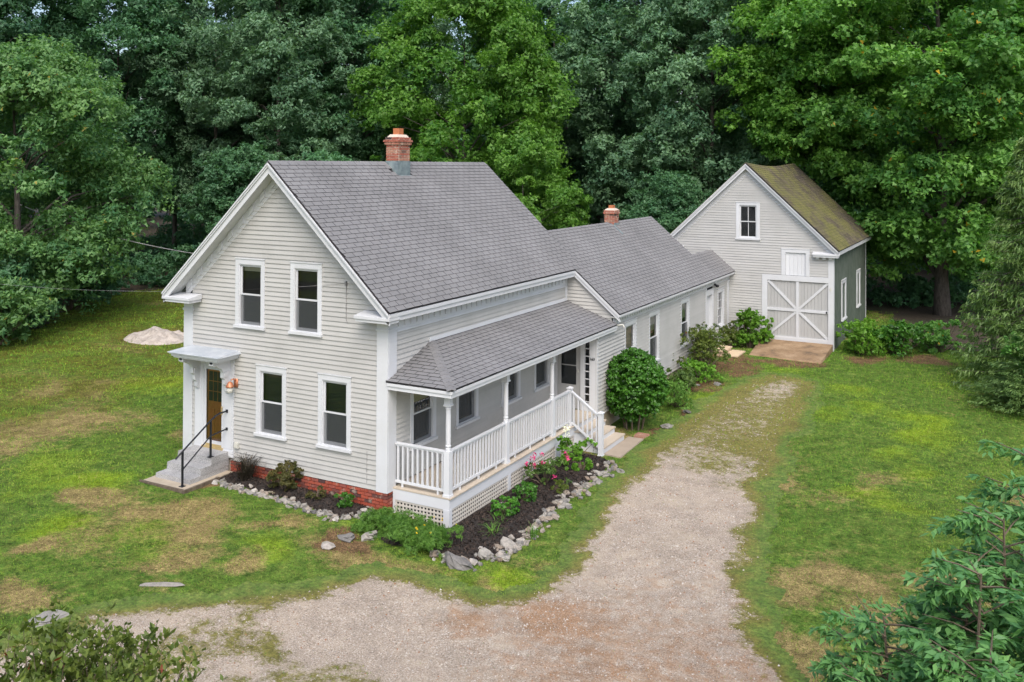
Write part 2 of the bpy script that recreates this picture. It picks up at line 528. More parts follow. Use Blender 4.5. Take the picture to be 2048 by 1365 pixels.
# ------------------------------------------------------------------ terrain functions
def ss(a, b, x):
    t = np.clip((x - a) / (b - a), 0, 1)
    return t * t * (3 - 2 * t)
_T = np.random.default_rng(3).random((256, 256))
def vnoise(x, y):
    x = np.asarray(x, float); y = np.asarray(y, float)
    i = np.floor(x).astype(int); j = np.floor(y).astype(int)
    fx = x - i; fy = y - j
    fx = fx * fx * (3 - 2 * fx); fy = fy * fy * (3 - 2 * fy)
    g = lambda a, b: _T[a % 256, b % 256]
    return (g(i, j) * (1 - fx) + g(i + 1, j) * fx) * (1 - fy) + (g(i, j + 1) * (1 - fx) + g(i + 1, j + 1) * fx) * fy
def fbm(x, y, f=1.0, o=4):
    s = 0; a = .5; t = 0
    for k in range(o):
        s = s + a * vnoise(x * f + 17.3 * k, y * f - 9.1 * k); t += a
        a *= .5; f *= 2.03
    return s / t
def hbase(x, y):
    low = ss(-2.5, 2.2, x) * (1 - ss(8.5, 18, y))
    return -.30 * low + .10 * ss(10, 22, y) * (1 - ss(30, 60, y)) + .08 * (1 - ss(-7, -3, x))
def hgt(x, y):
    x = np.asarray(x, float); y = np.asarray(y, float)
    near = np.maximum(ss(.2, 3, np.abs(x + 2.4) - 4.6), ss(.2, 3, np.maximum(-1.0 - y, y - 23)))
    return hbase(x, y) + near * (.16 * (fbm(x, y, .11, 3) - .5) + .05 * (fbm(x, y, .7, 3) - .5))
def poly_sd(x, y, P):
    """signed distance, positive inside"""
    x = np.asarray(x, float); y = np.asarray(y, float)
    d = np.full(x.shape, 1e9); ins = np.zeros(x.shape, bool)
    for (x0, y0), (x1, y1) in zip(P, P[1:] + P[:1]):
        ex, ey = x1 - x0, y1 - y0
        t = np.clip(((x - x0) * ex + (y - y0) * ey) / (ex * ex + ey * ey + 1e-9), 0, 1)
        d = np.minimum(d, np.hypot(x - x0 - t * ex, y - y0 - t * ey))
        c = (y0 > y) != (y1 > y)
        with np.errstate(divide='ignore', invalid='ignore'):
            xi = x0 + (y - y0) * ex / (ey if ey else 1e-9)
        ins ^= c & (x < xi)
    return np.where(ins, d, -d)

DRIVE = [(4.9, 17.6), (3.86, 13.84), (3.55, 10.83), (3.6, 7.6), (4.11, 4.2), (4.61, 1.31), (4.77, -.58), (4.77, -1.68), (3.93, -2.49), (2.78, -2.43), (1.53, -2.67), (.92, -3.72), (.16, -4.76), (-.62, -5.8), (-1.09, -6.47), (-1.3, -7.38), (-1.7, -8.3), (-2.6, -9.6), (-4, -12), (-6, -16), (-2, -19), (4, -16), (9, -14), (13, -9), (10.6, -4.2), (9.36, -2.45), (8.6, -1.16), (7.92, .42), (7.41, 2.27), (7.09, 4.0), (6.78, 6.95), (6.65, 10.24), (6.33, 14.35), (6.1, 17.4)]
ISLES = [[(.0, -6.72), (.35, -5.56), (.66, -5.02), (1.54, -5.1), (1.66, -5.59), (1.57, -6.19), (1.4, -6.88), (1.2, -8.0), (.3, -7.9)], [(2.12, -5.85), (2.59, -5.42), (3.44, -5.46), (4.1, -5.75), (3.6, -6.9), (2.07, -7.2)]]
FRONTBED = [(-4.84, .1), (-4.86, -.55), (-4.55, -.72), (-3.98, -.70), (-3.12, -.70), (-1.87, -.80), (-.97, -.88), (-.50, -.80), (-.30, -.10), (-.1, .1)]
SIDEBED = [(-.1, -.1), (-.1, -.3), (.4, -1.0), (.95, -1.25), (1.7, -.85), (2.3, -1.05), (2.85, -1.12), (3.12, -.6), (3.22, .23), (3.2, 1.65), (3.08, 2.77), (3.05, 4.0), (3.05, 5.3), (3.02, 6.3), (2.52, 6.66), (1.52, 6.85), (1.4, .3)]
WOODEDGE = [(-25, -30), (-24.5, 4), (-27.5, 10), (-31.5, 15.5), (-33, 21), (-31, 26.5), (-20, 33), (-11, 33.5), (-6.5, 31), (-3, 33), (1, 35), (7, 35), (7.6, 26), (9.5, 24.6), (11.6, 24.6), (13.2, 20.5), (15.5, 12), (17, 4), (18, -30), (300, -30), (300, 400), (-400, 400), (-400, -30)]
DRY = [(-2.73, -3.01, .9), (-2.19, -4.17, .7), (-4.09, -3.17, .6), (-11.9, .7, 1.5), (-3.1, -6.7, 1.0), (-.85, -3.74, .5), (-6.2, -3.2, .6), (7.6, 7.2, .5), (10.5, .4, .9), (9.7, -1.7, 1.3), (8.95, -1.2, 1.0), (9.9, 1.5, .8), (-1.6, -2.2, .5), (9.0, .9, .7), (10.9, -1.0, 1.2), (-8, 2.2, .9), (-4.6, -5.2, .4), (-16, 4, 2), (11.5, 2.6, .8), (3.9, -2.2, .5)]
BRIGHT = [(7.6, 16.9, 1.1), (7.3, 13.7, .9), (9.3, 11, .9), (10.3, 9.8, 1.0), (9.7, 7.5, .8), (10.3, 6.5, .8), (10.4, 12.5, 1.2), (-.84, -3.2, .8), (-7, -2.5, 1.1), (4.8, 18.8, 1.1), (4.25, 3.9, .5), (3.1, -2.2, .7), (4, 13.9, .8), (8.3, 15.2, .9), (-9.5, -1.5, 1.2), (-5.4, -4.6, .8), (9.6, 14.6, .9), (4.0, -1.5, .7), (4.3, .5, .5), (-13, 6, 2), (-18, 14, 3), (-24, 19, 3)]
DIRT = [(3.0, 18.2, 1.1), (2.6, 15.2, .8), (3.1, 12.2, .6), (2.9, 9.6, .6), (.25, -1.7, .55), (2.2, 20.0, 1.0), (7.6, 22.4, .9), (9.6, 23.4, 1.2), (3.3, 19.6, 1.0), (4.6, 19.9, .9), (5.6, 20.1, .7), (3.9, 17.2, .7), (3.6, 14.6, .5), (-.4, -1.4, .4), (-4.6, -1.0, .35), (-21.5, 11.5, 2.0), (3.15, 8.0, .4)]
def spots(x, y, L):
    m = np.zeros(np.shape(x))
    for a, b, r in L: m = np.maximum(m, np.exp(-((x - a) ** 2 + (y - b) ** 2) / (r * r) * .9))
    return m
def masks(x, y):
    wob = (fbm(x, y, .9, 4) - .5)
    drv = poly_sd(x, y, DRIVE) + wob * 1.0 + (fbm(x, y, 4.0, 3) - .5) * .35
    n = fbm(x, y, .45, 4)
    x0, y0 = x, y
    x = x0 + 1.6 * (fbm(x0 + 51, y0, .8, 4) - .5); y = y0 + 1.6 * (fbm(x0, y0 + 73, .8, 4) - .5)
    dry = spots(x, y, DRY) * (.35 + 1.1 * fbm(x0 + 5, y0, 1.3, 3)) + np.clip(n - .45, 0, 1) * 2.3
    bright = spots(x, y, BRIGHT) * (.35 + .65 * (fbm(x + 40, y, 1.1, 3))) + np.clip(fbm(x + 9, y - 31, .35, 3) - .55, 0, 1) * 2.0
    dirt = spots(x, y, DIRT)
    x, y = x0, y0
    moss = ss(-7, -16, x) * .66
    wood = poly_sd(x, y, WOODEDGE) + (fbm(x, y, .35, 4) - .5) * 3.5
    return drv, dry, bright, dirt, moss, wood

# ------------------------------------------------------------------ ground sheets
def graded(lo, hi, step, far):
    a = list(np.arange(lo, hi, step)); s = step
    r = [a[-1]]
    while r[-1] < far: s *= 1.22; r.append(r[-1] + s)
    s = step; l = [a[0]]
    while l[-1] > -far: s *= 1.22; l.append(l[-1] - s)
    return np.array(l[1:][::-1] + a + r[1:])
def ground():
    xs = graded(-14, 15, .17, 900); ys = graded(-14, 26, .17, 900)
    X, Y = np.meshgrid(xs, ys)
    Z = hgt(X, Y)
    d = np.hypot(X + 5, Y - 10)
    Z = Z * (1 - ss(90, 160, d))
    nx, ny = len(xs), len(ys)
    i = np.arange(nx * ny).reshape(ny, nx)
    F = np.stack([i[:-1, :-1], i[:-1, 1:], i[1:, 1:], i[1:, :-1]], -1).reshape(-1, 4)
    drv, dry, br, di, mo, wo = masks(X, Y)
    me = tri_mesh('ground', np.stack([X, Y, Z], -1).reshape(-1, 3), F, 'lawn_soil', dict(dry=dry.ravel(), bright=br.ravel(), dirt=di.ravel(), moss=mo.ravel()), True)
    tag(put('ground', me), 'patchy green and straw coloured lawn around the farmhouse', 'lawn', None, 'structure')
ground()
def sheet(name, xs, ys, maskf, lift, mat, attrf=None, label=None, cat=None, zf=None, kind='structure'):
    X, Y = np.meshgrid(xs, ys)
    mk = maskf(X, Y)
    Z = (hgt(X, Y) if zf is None else zf(X, Y)) + lift
    nx, ny = len(xs), len(ys)
    i = np.arange(nx * ny).reshape(ny, nx)
    F = np.stack([i[:-1, :-1], i[:-1, 1:], i[1:, 1:], i[1:, :-1]], -1).reshape(-1, 4)
    keep = (mk.ravel()[F] > 0).sum(1) >= 3
    F = F[keep]
    used = np.unique(F); mp = np.full(nx * ny, -1); mp[used] = np.arange(len(used))
    V = np.stack([X, Y, Z], -1).reshape(-1, 3)[used]
    at = {k: a.ravel()[used] for k, a in (attrf(X, Y) if attrf else {}).items()}
    me = tri_mesh(name, V, mp[F], mat, at, True)
    return tag(put(name, me), label, cat, None, kind)
def drive_attr(X, Y):
    rust = .18 + ss(1.5, -4.5, Y) * ss(3.0, 6.5, X) * .28 + .22 * ss(4, 7, X) * ss(4, 0, Y) + spots(X, Y, [(4.0, -3.1, .7), (5.2, -2.2, .8)]) * .5
    weed = ss(4.0, 11.0, Y) * .72 + spots(X, Y, [(5.9, 9.6, .8), (5.4, 7.5, .8), (6.2, 6.2, .5)]) * .35 - spots(X, Y, [(5.7, 16, 1.3)]) * .25
    e = poly_sd(X, Y, DRIVE)
    weed = weed + .22 * (1 - ss(0, .8, e))
    for I in ISLES: weed = weed + .62 * ss(-.7, .3, poly_sd(X, Y, I) + (fbm(X, Y, 1.6, 3) - .5) * 1.2)
    edge = 1 - ss(-.55, .38, masks(X, Y)[0])
    return dict(rust=rust, weed=weed + edge * 1.25, edge=edge)
sheet('driveway', np.arange(-6.5, 13, .09), np.arange(-15, 18.5, .09), lambda X, Y: masks(X, Y)[0] + .62, .008, 'gravel_soil', drive_attr, 'pale gravel driveway curving past the porch to the barn', 'driveway')
sheet('mulch_bed', np.arange(-5, 0.1, .06), np.arange(-1.2, .2, .06), lambda X, Y: poly_sd(X, Y, FRONTBED), .0, 'mulch', None, 'dark bark mulch bed below the gable front', 'flower bed',
      lambda X, Y: hgt(X, Y) + .015 + .09 * ss(0, .45, poly_sd(X, Y, FRONTBED)) + .03 * (fbm(X, Y, 3, 3) - .5))
sheet('mulch_bed', np.arange(-.3, 3.4, .06), np.arange(-1.5, 7.0, .06), lambda X, Y: poly_sd(X, Y, SIDEBED), .0, 'mulch', None, 'dark bark mulch bed in front of the porch lattice', 'flower bed',
      lambda X, Y: hgt(X, Y) + .015 + .07 * ss(0, .5, poly_sd(X, Y, SIDEBED)) + .03 * (fbm(X, Y, 3, 3) - .5))
gx = np.concatenate([np.arange(-190, -60, 4.0), np.arange(-60, 30, .8), np.arange(30, 120, 4.0)])
gy = np.concatenate([np.arange(-30, 60, .8), np.arange(60, 260, 4.0)])
sheet('forest_floor', gx, gy, lambda X, Y: masks(X, Y)[5], .02, 'leaf_litter', None, 'dark leaf littered floor under the trees', 'forest floor')

# grass blades, pebbles, mulch chips: uncountable cover
def scatter_polar(n, rmin, rmax, power):
    """points in the yard in front of the camera, denser near it"""
    r = rmin + (rmax - rmin) * RNG.random(n) ** power
    a = (RNG.random(n) - .5) * 2 * .62
    dx = np.array([-math.sin(yaw), math.cos(yaw)]); rx = np.array([math.cos(yaw), math.sin(yaw)])
    return CAMP.x + r * (dx[0] * np.cos(a) + rx[0] * np.sin(a)), CAMP.y + r * (dx[1] * np.cos(a) + rx[1] * np.sin(a)), r
def in_house(x, y):
    m = (x > -6.5) & (x < 0) & (y > 0) & (y < 10)
    m |= (x > -.1) & (x < 1.62) & (y > .1) & (y < 8.6)
    m |= (x > -4) & (x < 1.62) & (y > 8.5) & (y < 23.3)
    m |= (x > -1.3) & (x < 6.05) & (y > 23.1) & (y < 33)
    m |= (x > 1.5) & (x < 3.0) & (y > 6.8) & (y < 8.9)
    m |= (x > -6.1) & (x < -4.6) & (y > -1.75) & (y < 0)
    m |= (x > 3.0) & (x < 6.05) & (y > 20.6) & (y < 23.3)
    return m
def grass():
    N = 820000
    x, y, r = scatter_polar(N, 9, 66, 1.35)
    drv, dry, br, di, mo, wo = masks(x, y)
    keep = (wo < .5) & ~in_house(x, y) & (poly_sd(x, y, FRONTBED) < .05) & (poly_sd(x, y, SIDEBED) < .05)
    wd = drive_attr(x, y)['weed']
    pr = np.where(drv > .05, .01 + .55 * np.clip(wd - .3, 0, 1), ss(.15, -.45, drv) * .8 + .2)
    pr = pr * (1 - .72 * np.clip(dry * 1.1 - .2, 0, 1)) * (1 - .9 * np.clip(di * 1.3 - .2, 0, 1)) * (1 - .55 * mo)
    pr *= np.clip(.1 + 1.5 * fbm(x, y, 2.6, 3) ** 1.3, 0, 1)
    keep &= RNG.random(N) < pr
    x, y, r, dry, br, drv, mo = x[keep], y[keep], r[keep], dry[keep], br[keep], drv[keep], mo[keep]
    n = len(x)
    z = hgt(x, y)
    hh = (.018 + .030 * RNG.random(n)) * (.8 + .6 * fbm(x, y, .8, 2)) * np.clip(r / 24, .8, 1.7)
    ww = .0055 * np.clip(r / 18, 1, 3) * (.8 + .5 * RNG.random(n))
    a = RNG.random(n) * 6.283; la = RNG.random(n) * 6.283; lean = hh * (.3 + .8 * RNG.random(n))
    P = np.stack([x, y, z], -1)
    s = np.stack([np.cos(a), np.sin(a), np.zeros(n)], -1) * ww[:, None]
    tip = P + np.stack([np.cos(la) * lean, np.sin(la) * lean, hh], -1)
    V = np.stack([P - s, P + s, tip], 1)
    tint = np.clip(.17 + .40 * np.clip(br, 0, 1) + .34 * (fbm(x, y, .6, 3) - .35) + .34 * (fbm(x + 3, y, 3.2, 3) - .5) + .55 * np.clip(dry - .25, 0, 1) * RNG.random(n) + .28 * (drv > -.05) * RNG.random(n) + .12 * mo, 0, 1)
    tag(put('grass', quads_mesh('grass', V, 'grass_blade', tint, 3)), 'short patchy green grass covering the yard', 'grass', None, 'stuff')
grass()
def pebbles():
    N = 190000
    x, y, r = scatter_polar(N, 8, 38, 1.1)
    drv = masks(x, y)[0]
    at = drive_attr(x, y)
    keep = (drv > -.25 * RNG.random(N)) & (RNG.random(N) < .95 - .8 * np.clip(at['weed'], 0, 1)) & ~in_house(x, y) & (RNG.random(N) < .2 + 1.2 * fbm(x, y, 1.4, 3))
    x, y, r = x[keep], y[keep], r[keep]
    n = len(x)
    s = (.008 + .014 * RNG.random(n) ** 3) * np.clip(r / 15, 1, 1.3)
    P = np.stack([x, y, hgt(x, y) + .008 + s * .25], -1)
    th = RNG.random(n) * 6.28
    ring = [np.stack([np.cos(th + k * 2.094) * s * (.8 + .5 * RNG.random(n)), np.sin(th + k * 2.094) * s * (.7 + .5 * RNG.random(n)), -s * .3], -1) + P for k in range(3)]
    top = P + np.stack([s * .2 * RNG.standard_normal(n), s * .2 * RNG.standard_normal(n), s * .75], -1)
    V = np.stack(ring + [top], 1).reshape(-1, 3)
    b = np.arange(n)[:, None] * 4
    F = np.concatenate([b + np.array([[0, 1, 3]]), b + np.array([[1, 2, 3]]), b + np.array([[2, 0, 3]])])
    tag(put('gravel', tri_mesh('gravel', V, F, 'pebble')), 'loose pale crushed stone on the driveway', 'gravel', None, 'stuff')
pebbles()
def chips():
    N = 42000
    x = -5 + 8.5 * RNG.random(N); y = -1.5 + 8.5 * RNG.random(N)
    d1 = poly_sd(x, y, FRONTBED); d2 = poly_sd(x, y, SIDEBED)
    k = (np.maximum(d1, d2) > .0) & ~in_house(x, y)
    x, y, d1, d2 = x[k], y[k], d1[k], d2[k]
    n = len(x)
    z = hgt(x, y) + .022 + np.where(d1 > d2, .09 * ss(0, .45, d1), .07 * ss(0, .5, d2)) + .03 * (fbm(x, y, 3, 3) - .5)
    P = np.stack([x, y, z], -1)
    a = RNG.random(n) * 6.28
    t = np.stack([np.cos(a), np.sin(a), .5 * RNG.standard_normal(n)], -1) * (.012 + .03 * RNG.random(n))[:, None]
    b = np.stack([-np.sin(a), np.cos(a), .5 * RNG.standard_normal(n)], -1) * (.005 + .008 * RNG.random(n))[:, None]
    V = np.stack([P - t - b, P + t - b, P + t + b, P - t + b], 1)
    tag(put('mulch_chips', quads_mesh('mulch_chips', V, 'chip', None, 4)), 'dark shredded bark chips covering the flower beds', 'mulch', None, 'stuff')
chips()

# ------------------------------------------------------------------ building helpers
def clip_poly(P, C):
    """convex clip of polygon P by convex CCW polygon C, 2D"""
    out = P
    for (x0, y0), (x1, y1) in zip(C, C[1:] + C[:1]):
        ins = lambda q: (x1 - x0) * (q[1] - y0) - (y1 - y0) * (q[0] - x0) >= -1e-9
        res = []
        for i, q in enumerate(out):
            r = out[i - 1]
            a, b = ins(r), ins(q)
            if a != b:
                d1 = (x1 - x0) * (r[1] - y0) - (y1 - y0) * (r[0] - x0)
                d2 = (x1 - x0) * (q[1] - y0) - (y1 - y0) * (q[0] - x0)
                t = d1 / (d1 - d2)
                res.append((r[0] + (q[0] - r[0]) * t, r[1] + (q[1] - r[1]) * t))
            if b: res.append(q)
        out = res
        if not out: return []
    return out
def tab_geo(poly, t0, t1):
    k = len(poly)
    V = [(s, t, .019 - .015 * (t - t0) / (t1 - t0)) for s, t in poly] + [(s, t, .0005) for s, t in poly]
    F = [tuple(range(k))] + [(i, k + i, k + (i + 1) % k, (i + 1) % k) for i in range(k)]
    return V, F, [0] + [1] * k
class Shingles:
    def __init__(s): s.items, s.cache = [], {}
    def face(s, O, E, U, poly, ex, tw, sag=None, skip=None, gap=.007):
        O, E, U = Vector(O), Vector(E).normalized(), Vector(U).normalized()
        N = E.cross(U)
        flip = N.z < 0
        if flip: N = -N
        smin = min(p[0] for p in poly); smax = max(p[0] for p in poly); tmax = max(p[1] for p in poly)
        ar = sum(a[0] * b[1] - b[0] * a[1] for a, b in zip(poly, poly[1:] + poly[:1]))
        C = poly if ar > 0 else poly[::-1]
        rows = int(math.ceil(tmax / ex))
        for j in range(rows):
            t0 = j * ex; t1 = min(t0 + ex + .025, tmax)
            if t1 - t0 < .03: continue
            off = (j % 2) * tw / 2 + .03 * math.sin(j * 2.7)
            i = -1
            while smin + i * tw + off < smax:
                s0 = smin + i * tw + off; i += 1
                if s0 + tw < smin: continue
                q = [(s0 + gap, t0), (s0 + tw - gap, t0), (s0 + tw - gap, t1), (s0 + gap, t1)]
                c = clip_poly(q, C)
                if len(c) < 3: continue
                w = max(p[0] for p in c) - min(p[0] for p in c)
                if w < .02: continue
                full = len(c) == 4 and abs(w - tw + 2 * gap) < 1e-6 and abs(t1 - t0 - ex - .025) < 1e-6 and all(min(abs(p[0] - s0 - gap), abs(p[0] - s0 - tw + gap)) < 1e-6 for p in c)
                oc = O + E * (s0 + tw / 2) + U * t0
                if skip and skip(oc): continue
                jit = random.uniform(-.004, .004)
                V, F, m = tab_geo([(p[0] - s0 - tw / 2, p[1] - t0) for p in c], 0, t1 - t0)
                if sag: oc = oc + Vector((0, 0, sag((s0 - smin) / (smax - smin), t0 / tmax)))
                oc = oc + U * jit + N * .003
                R = Matrix(((E.x, U.x, N.x, oc.x), (E.y, U.y, N.y, oc.y), (E.z, U.z, N.z, oc.z), (0, 0, 0, 1)))
                s.items.append(((oc - CAMP).length, 'full%.3f' % tw if full else None, V, F, m, R))
    def build(s, parent_roofs, thing, mats, nmax=300):
        """parent_roofs: function(world pos)->parent part"""
        s.items.sort(key=lambda i: i[0])
        for d, key, V, F, m, R in s.items[:nmax]:
            if key and key in s.cache: me = s.cache[key]
            else:
                me = bpy.data.meshes.new('shingle'); me.from_pydata(V, [], F)
                for mm in mats: me.materials.append(M[mm])
                me.polygons.foreach_set('material_index', m)
                if key: s.cache[key] = me
            par = parent_roofs(R.translation)
            o = put('shingle', me, par, R.translation)
            o.rotation_euler = R.to_euler()
        b = MB()
        for d, key, V, F, m, R in s.items[nmax:]:
            k = len(b.v)
            b.v += [tuple(R @ Vector(v)) for v in V]
            b.f += [tuple(i + k for i in f) for f in F]; b.m += m
        if b.v: tag(b.obj('shingles', mats, thing), 'grey roof shingles further up and away', None, None, 'stuff')

def clapboards(fr, parent, z0, z1, aL, aR, holes, ex=.115, mat='clapboard', lip=.034):
    """wedge boards, each its own object; aL/aR functions of z"""
    n = int(math.ceil((z1 - z0) / ex))
    for j in range(n):
        zb = z0 + j * ex; zt = min(zb + ex + .012, z1 + .012)
        l, r = aL(zb), aR(zb)
        lt, rt = aL(zt), aR(zt)
        if r - l < .08: continue
        segs = [(l, r)]
        for h0, h1, hz0, hz1 in holes:
            if zb < hz1 - ex * 1.0 and zb + ex > hz0 + ex * .6:
                new = []
                for a, b in segs:
                    if h1 <= a or h0 >= b: new.append((a, b)); continue
                    if h0 - a > .02: new.append((a, h0))
                    if b - h1 > .02: new.append((h1, b))
                segs = new
        out = []
        for a, b in segs:      # long runs are butted from two lengths
            if b - a > 4.2:
                c = a + (b - a) * random.uniform(.35, .65)
                out += [(a, c - .0015), (c + .0015, b)]
            else: out.append((a, b))
        for a, b in out:
            ta = lt if a == l else a; tb = rt if b == r else b
            if tb < ta: tb = ta = (ta + tb) / 2
            q = MB(); k = random.uniform(-.0015, .0015)
            q.hexa([fr.p(a, 0, zb), fr.p(b, 0, zb), fr.p(b, lip + k, zb), fr.p(a, lip + k, zb), fr.p(ta, 0, zt), fr.p(tb, 0, zt), fr.p(tb, .006, zt), fr.p(ta, .006, zt)])
            q.obj('clapboard', mat, parent)

def window(parent, fr, a0, a1, z0, z1, cas=.115, rows=1, cols=1, blind=0.0, curtain=False, head=.13, trim='trim', n0=0.0, label=None, screen=False):
    """double hung window: casing with sill, jambs, two sashes, panes, glazing bars"""
    b = MB()
    b.fbox(fr, a0, a0 + cas, n0, n0 + .045, z0 + .07, z1)
    b.fbox(fr, a1 - cas, a1, n0, n0 + .045, z0 + .07, z1)
    b.fbox(fr, a0 + cas, a1 - cas, n0, n0 + .045, z1 - head, z1)
    b.fbox(fr, a0 - .015, a1 + .015, n0, n0 + .062, z1, z1 + .022)
    ia, ib, iz0, iz1 = a0 + cas, a1 - cas, z0 + .07, z1 - head
    b.fbox(fr, ia, ia + .022, n0 - .10, n0 + .03, iz0, iz1)
    b.fbox(fr, ib - .022, ib, n0 - .10, n0 + .03, iz0, iz1)
    b.fbox(fr, ia + .022, ib - .022, n0 - .10, n0 + .03, iz1 - .022, iz1)
    b.fbox(fr, ia + .022, ib - .022, n0 - .10, n0 + .03, iz0, iz0 + .02)
    wn = b.obj('window', trim, parent)
    if label: wn['label'] = label
    s = MB(); s.fbox(fr, a0 - .03, a1 + .03, n0, n0 + .085, z0, z0 + .068); s.obj('sill', trim, wn)
    ia += .022; ib -= .022; iz0 += .02; iz1 -= .022
    zm = (iz0 + iz1) / 2
    for (q0, q1, nn, last) in ((zm - .012, iz1, n0 - .012, 0), (iz0, zm + .022, n0 - .050, 1)):
        st = .045
        s = MB()
        s.fbox(fr, ia, ia + st, nn - .03, nn, q0, q1); s.fbox(fr, ib - st, ib, nn - .03, nn, q0, q1)
        s.fbox(fr, ia + st, ib - st, nn - .03, nn, q0, q0 + (.06 if last else .04)); s.fbox(fr, ia + st, ib - st, nn - .03, nn, q1 - .042, q1)
        s.obj('sash', trim, wn)
        g0, g1, h0, h1 = ia + st, ib - st, q0 + (.06 if last else .04), q1 - .042
        for i in range(1, cols):
            c = g0 + (g1 - g0) * i / cols
            s = MB(); s.fbox(fr, c - .012, c + .012, nn - .028, nn - .004, h0, h1); s.obj('glazing_bar', trim, wn)
        for i in range(1, rows):
            c = h0 + (h1 - h0) * i / rows
            s = MB(); s.fbox(fr, g0, g1, nn - .026, nn - .006, c - .012, c + .012); s.obj('glazing_bar', trim, wn)
        for i in range(cols):
            for j in range(rows):
                p0, p1 = g0 + (g1 - g0) * i / cols, g0 + (g1 - g0) * (i + 1) / cols
                r0, r1 = h0 + (h1 - h0) * j / rows, h0 + (h1 - h0) * (j + 1) / rows
                s = MB(); s.add([fr.p(p0, nn - .018, r0), fr.p(p1, nn - .018, r0), fr.p(p1, nn - .018, r1), fr.p(p0, nn - .018, r1)], [(0, 1, 2, 3)]); s.obj('pane', 'glass', wn)
    if screen:
        s = MB(); s.add([fr.p(ia + .02, n0 - .006, iz0), fr.p(ib - .02, n0 - .006, iz0), fr.p(ib - .02, n0 - .006, zm - .012), fr.p(ia + .02, n0 - .006, zm - .012)], [(0, 1, 2, 3)]); s.obj('insect_screen', 'insect_screen', wn)
    if blind:
        s = MB(); s.fbox(fr, ia, ib, n0 - .105, n0 - .098, iz1 - blind, iz1); s.obj('roller_blind', 'shade', wn)
    if curtain:
        s = MB(); k = 22
        vs = []
        for i in range(k + 1):
            a = ia + (ib - ia) * i / k; d = n0 - .108 + .004 * math.sin(i * 1.9)
            vs += [fr.p(a, d, iz0), fr.p(a, d, iz1)]
        s.add(vs, [(2 * i, 2 * i + 2, 2 * i + 3, 2 * i + 1) for i in range(k)]); s.obj('curtain', 'curtain', wn)
    s = MB(); s.add([fr.p(ia - .03, n0 - .13, iz0 - .03), fr.p(ib + .03, n0 - .13, iz0 - .03), fr.p(ib + .03, n0 - .13, iz1 + .03), fr.p(ia - .03, n0 - .13, iz1 + .03)], [(0, 1, 2, 3)]); s.obj('dark_interior', 'dark_room', wn)  # dark panel behind the panes, room shade put into its colour
    return wn

def brick_block(thing, parent, x0, x1, y0, y1, z0, z1, mat, faces='fr', bw=.2, bh=.062, j=.015, depth=.06):
    """courses of separate bricks round a mortar core; faces: f(-Y) r(+X) b(+Y) l(-X)"""
    n = int(round((z1 - z0) / (bh + j)))
    hh = (z1 - z0) / n
    cache = {}
    def one(cx, cy, cz, lx, ly):
        key = (round(lx, 3), round(ly, 3))
        if key not in cache:
            b = MB(); b.box(-lx / 2, lx / 2, -ly / 2, ly / 2, 0, hh - j); cache[key] = b.mesh('brick', mat, (0, 0, 0))[0]
        put('brick', cache[key], parent, (cx + random.uniform(-.002, .002), cy + random.uniform(-.002, .002), cz))
    for c in range(n):
        z = z0 + c * hh + j / 2
        for f in faces:
            if f in 'fb':
                y = y0 + depth / 2 if f == 'f' else y1 - depth / 2
                lo, hi = x0, x1
            else:
                x = x1 - depth / 2 if f == 'r' else x0 + depth / 2
                lo, hi = y0 + depth + j, y1 - (depth + j if 'b' in faces else 0)
            k = max(1, int(round((hi - lo) / (bw + j)))); st = (hi - lo) / k
            edges = [lo + st * i for i in range(k + 1)]
            if c % 2 and k > 1: edges = [lo] + [lo + st * (i + .5) for i in range(k)] + [hi]
            for p, q in zip(edges, edges[1:]):
                m_ = (p + q) / 2; ln = q - p - j
                if f in 'fb': one(m_, y, z, ln, depth)
                else: one(x, m_, z, depth, ln)

def rake(thing, fr, xm, Hr, xe, Hev, n_out, w=.26, back=0.0, frieze=.33, blocks=True, side='both', hw=3.0, trim='trim'):
    """bargeboard, crown, soffit and frieze following both slopes of a gable; n_out = overhang"""
    for sg in ((-1, 1) if side == 'both' else ((1,) if side == 'r' else (-1,))):
        e = xm + sg * abs(xe - xm)
        def band(d0, d1, n0, n1, q, h0=Hr, xin=None):
            b.fprism(fr, [(xm, Hr - d0), (e, Hev - d0), (e, Hev - d1), (xm, Hr - d1)], n0, n1)
        b = MB(); band(.03, .03 + w, n_out - .04, n_out, 0); band(.03, .13, n_out, n_out + .035, 0); band(.03, .075, n_out + .035, n_out + .06, 0); b.obj('bargeboard', trim, thing)
        b = MB(); band(.03 + w * .6, .03 + w * .6 + .03, back, n_out - .04, 0); b.obj('soffit', 'soffit', thing)
        if frieze:
            sl = (Hr - Hev) / abs(e - xm)
            ee = e - sg * abs(n_out) * .0
            wl = xm + sg * hw
            zw = Hr - sl * hw
            b = MB(); b.fprism(fr, [(xm, Hr - .22), (wl, zw - .22), (wl, zw - .22 - frieze), (xm, Hr - .22 - frieze)], back, back + .03); fz = b.obj('frieze_board', trim, thing)
            if blocks:
                k = int(hw / .34)
                for i in range(k):
                    a = xm + sg * (hw * (i + .6) / k); z = Hr - sl * abs(a - xm)
                    b = MB(); ha = .075
                    b.fprism(fr, [(a - ha, z + sg * sl * ha - .23), (a + ha, z - sg * sl * ha - .23), (a + ha, z - sg * sl * ha - .42), (a - ha, z + sg * sl * ha - .42)], back + .03, back + .06)
                    b.obj('frieze_block', trim, fz)

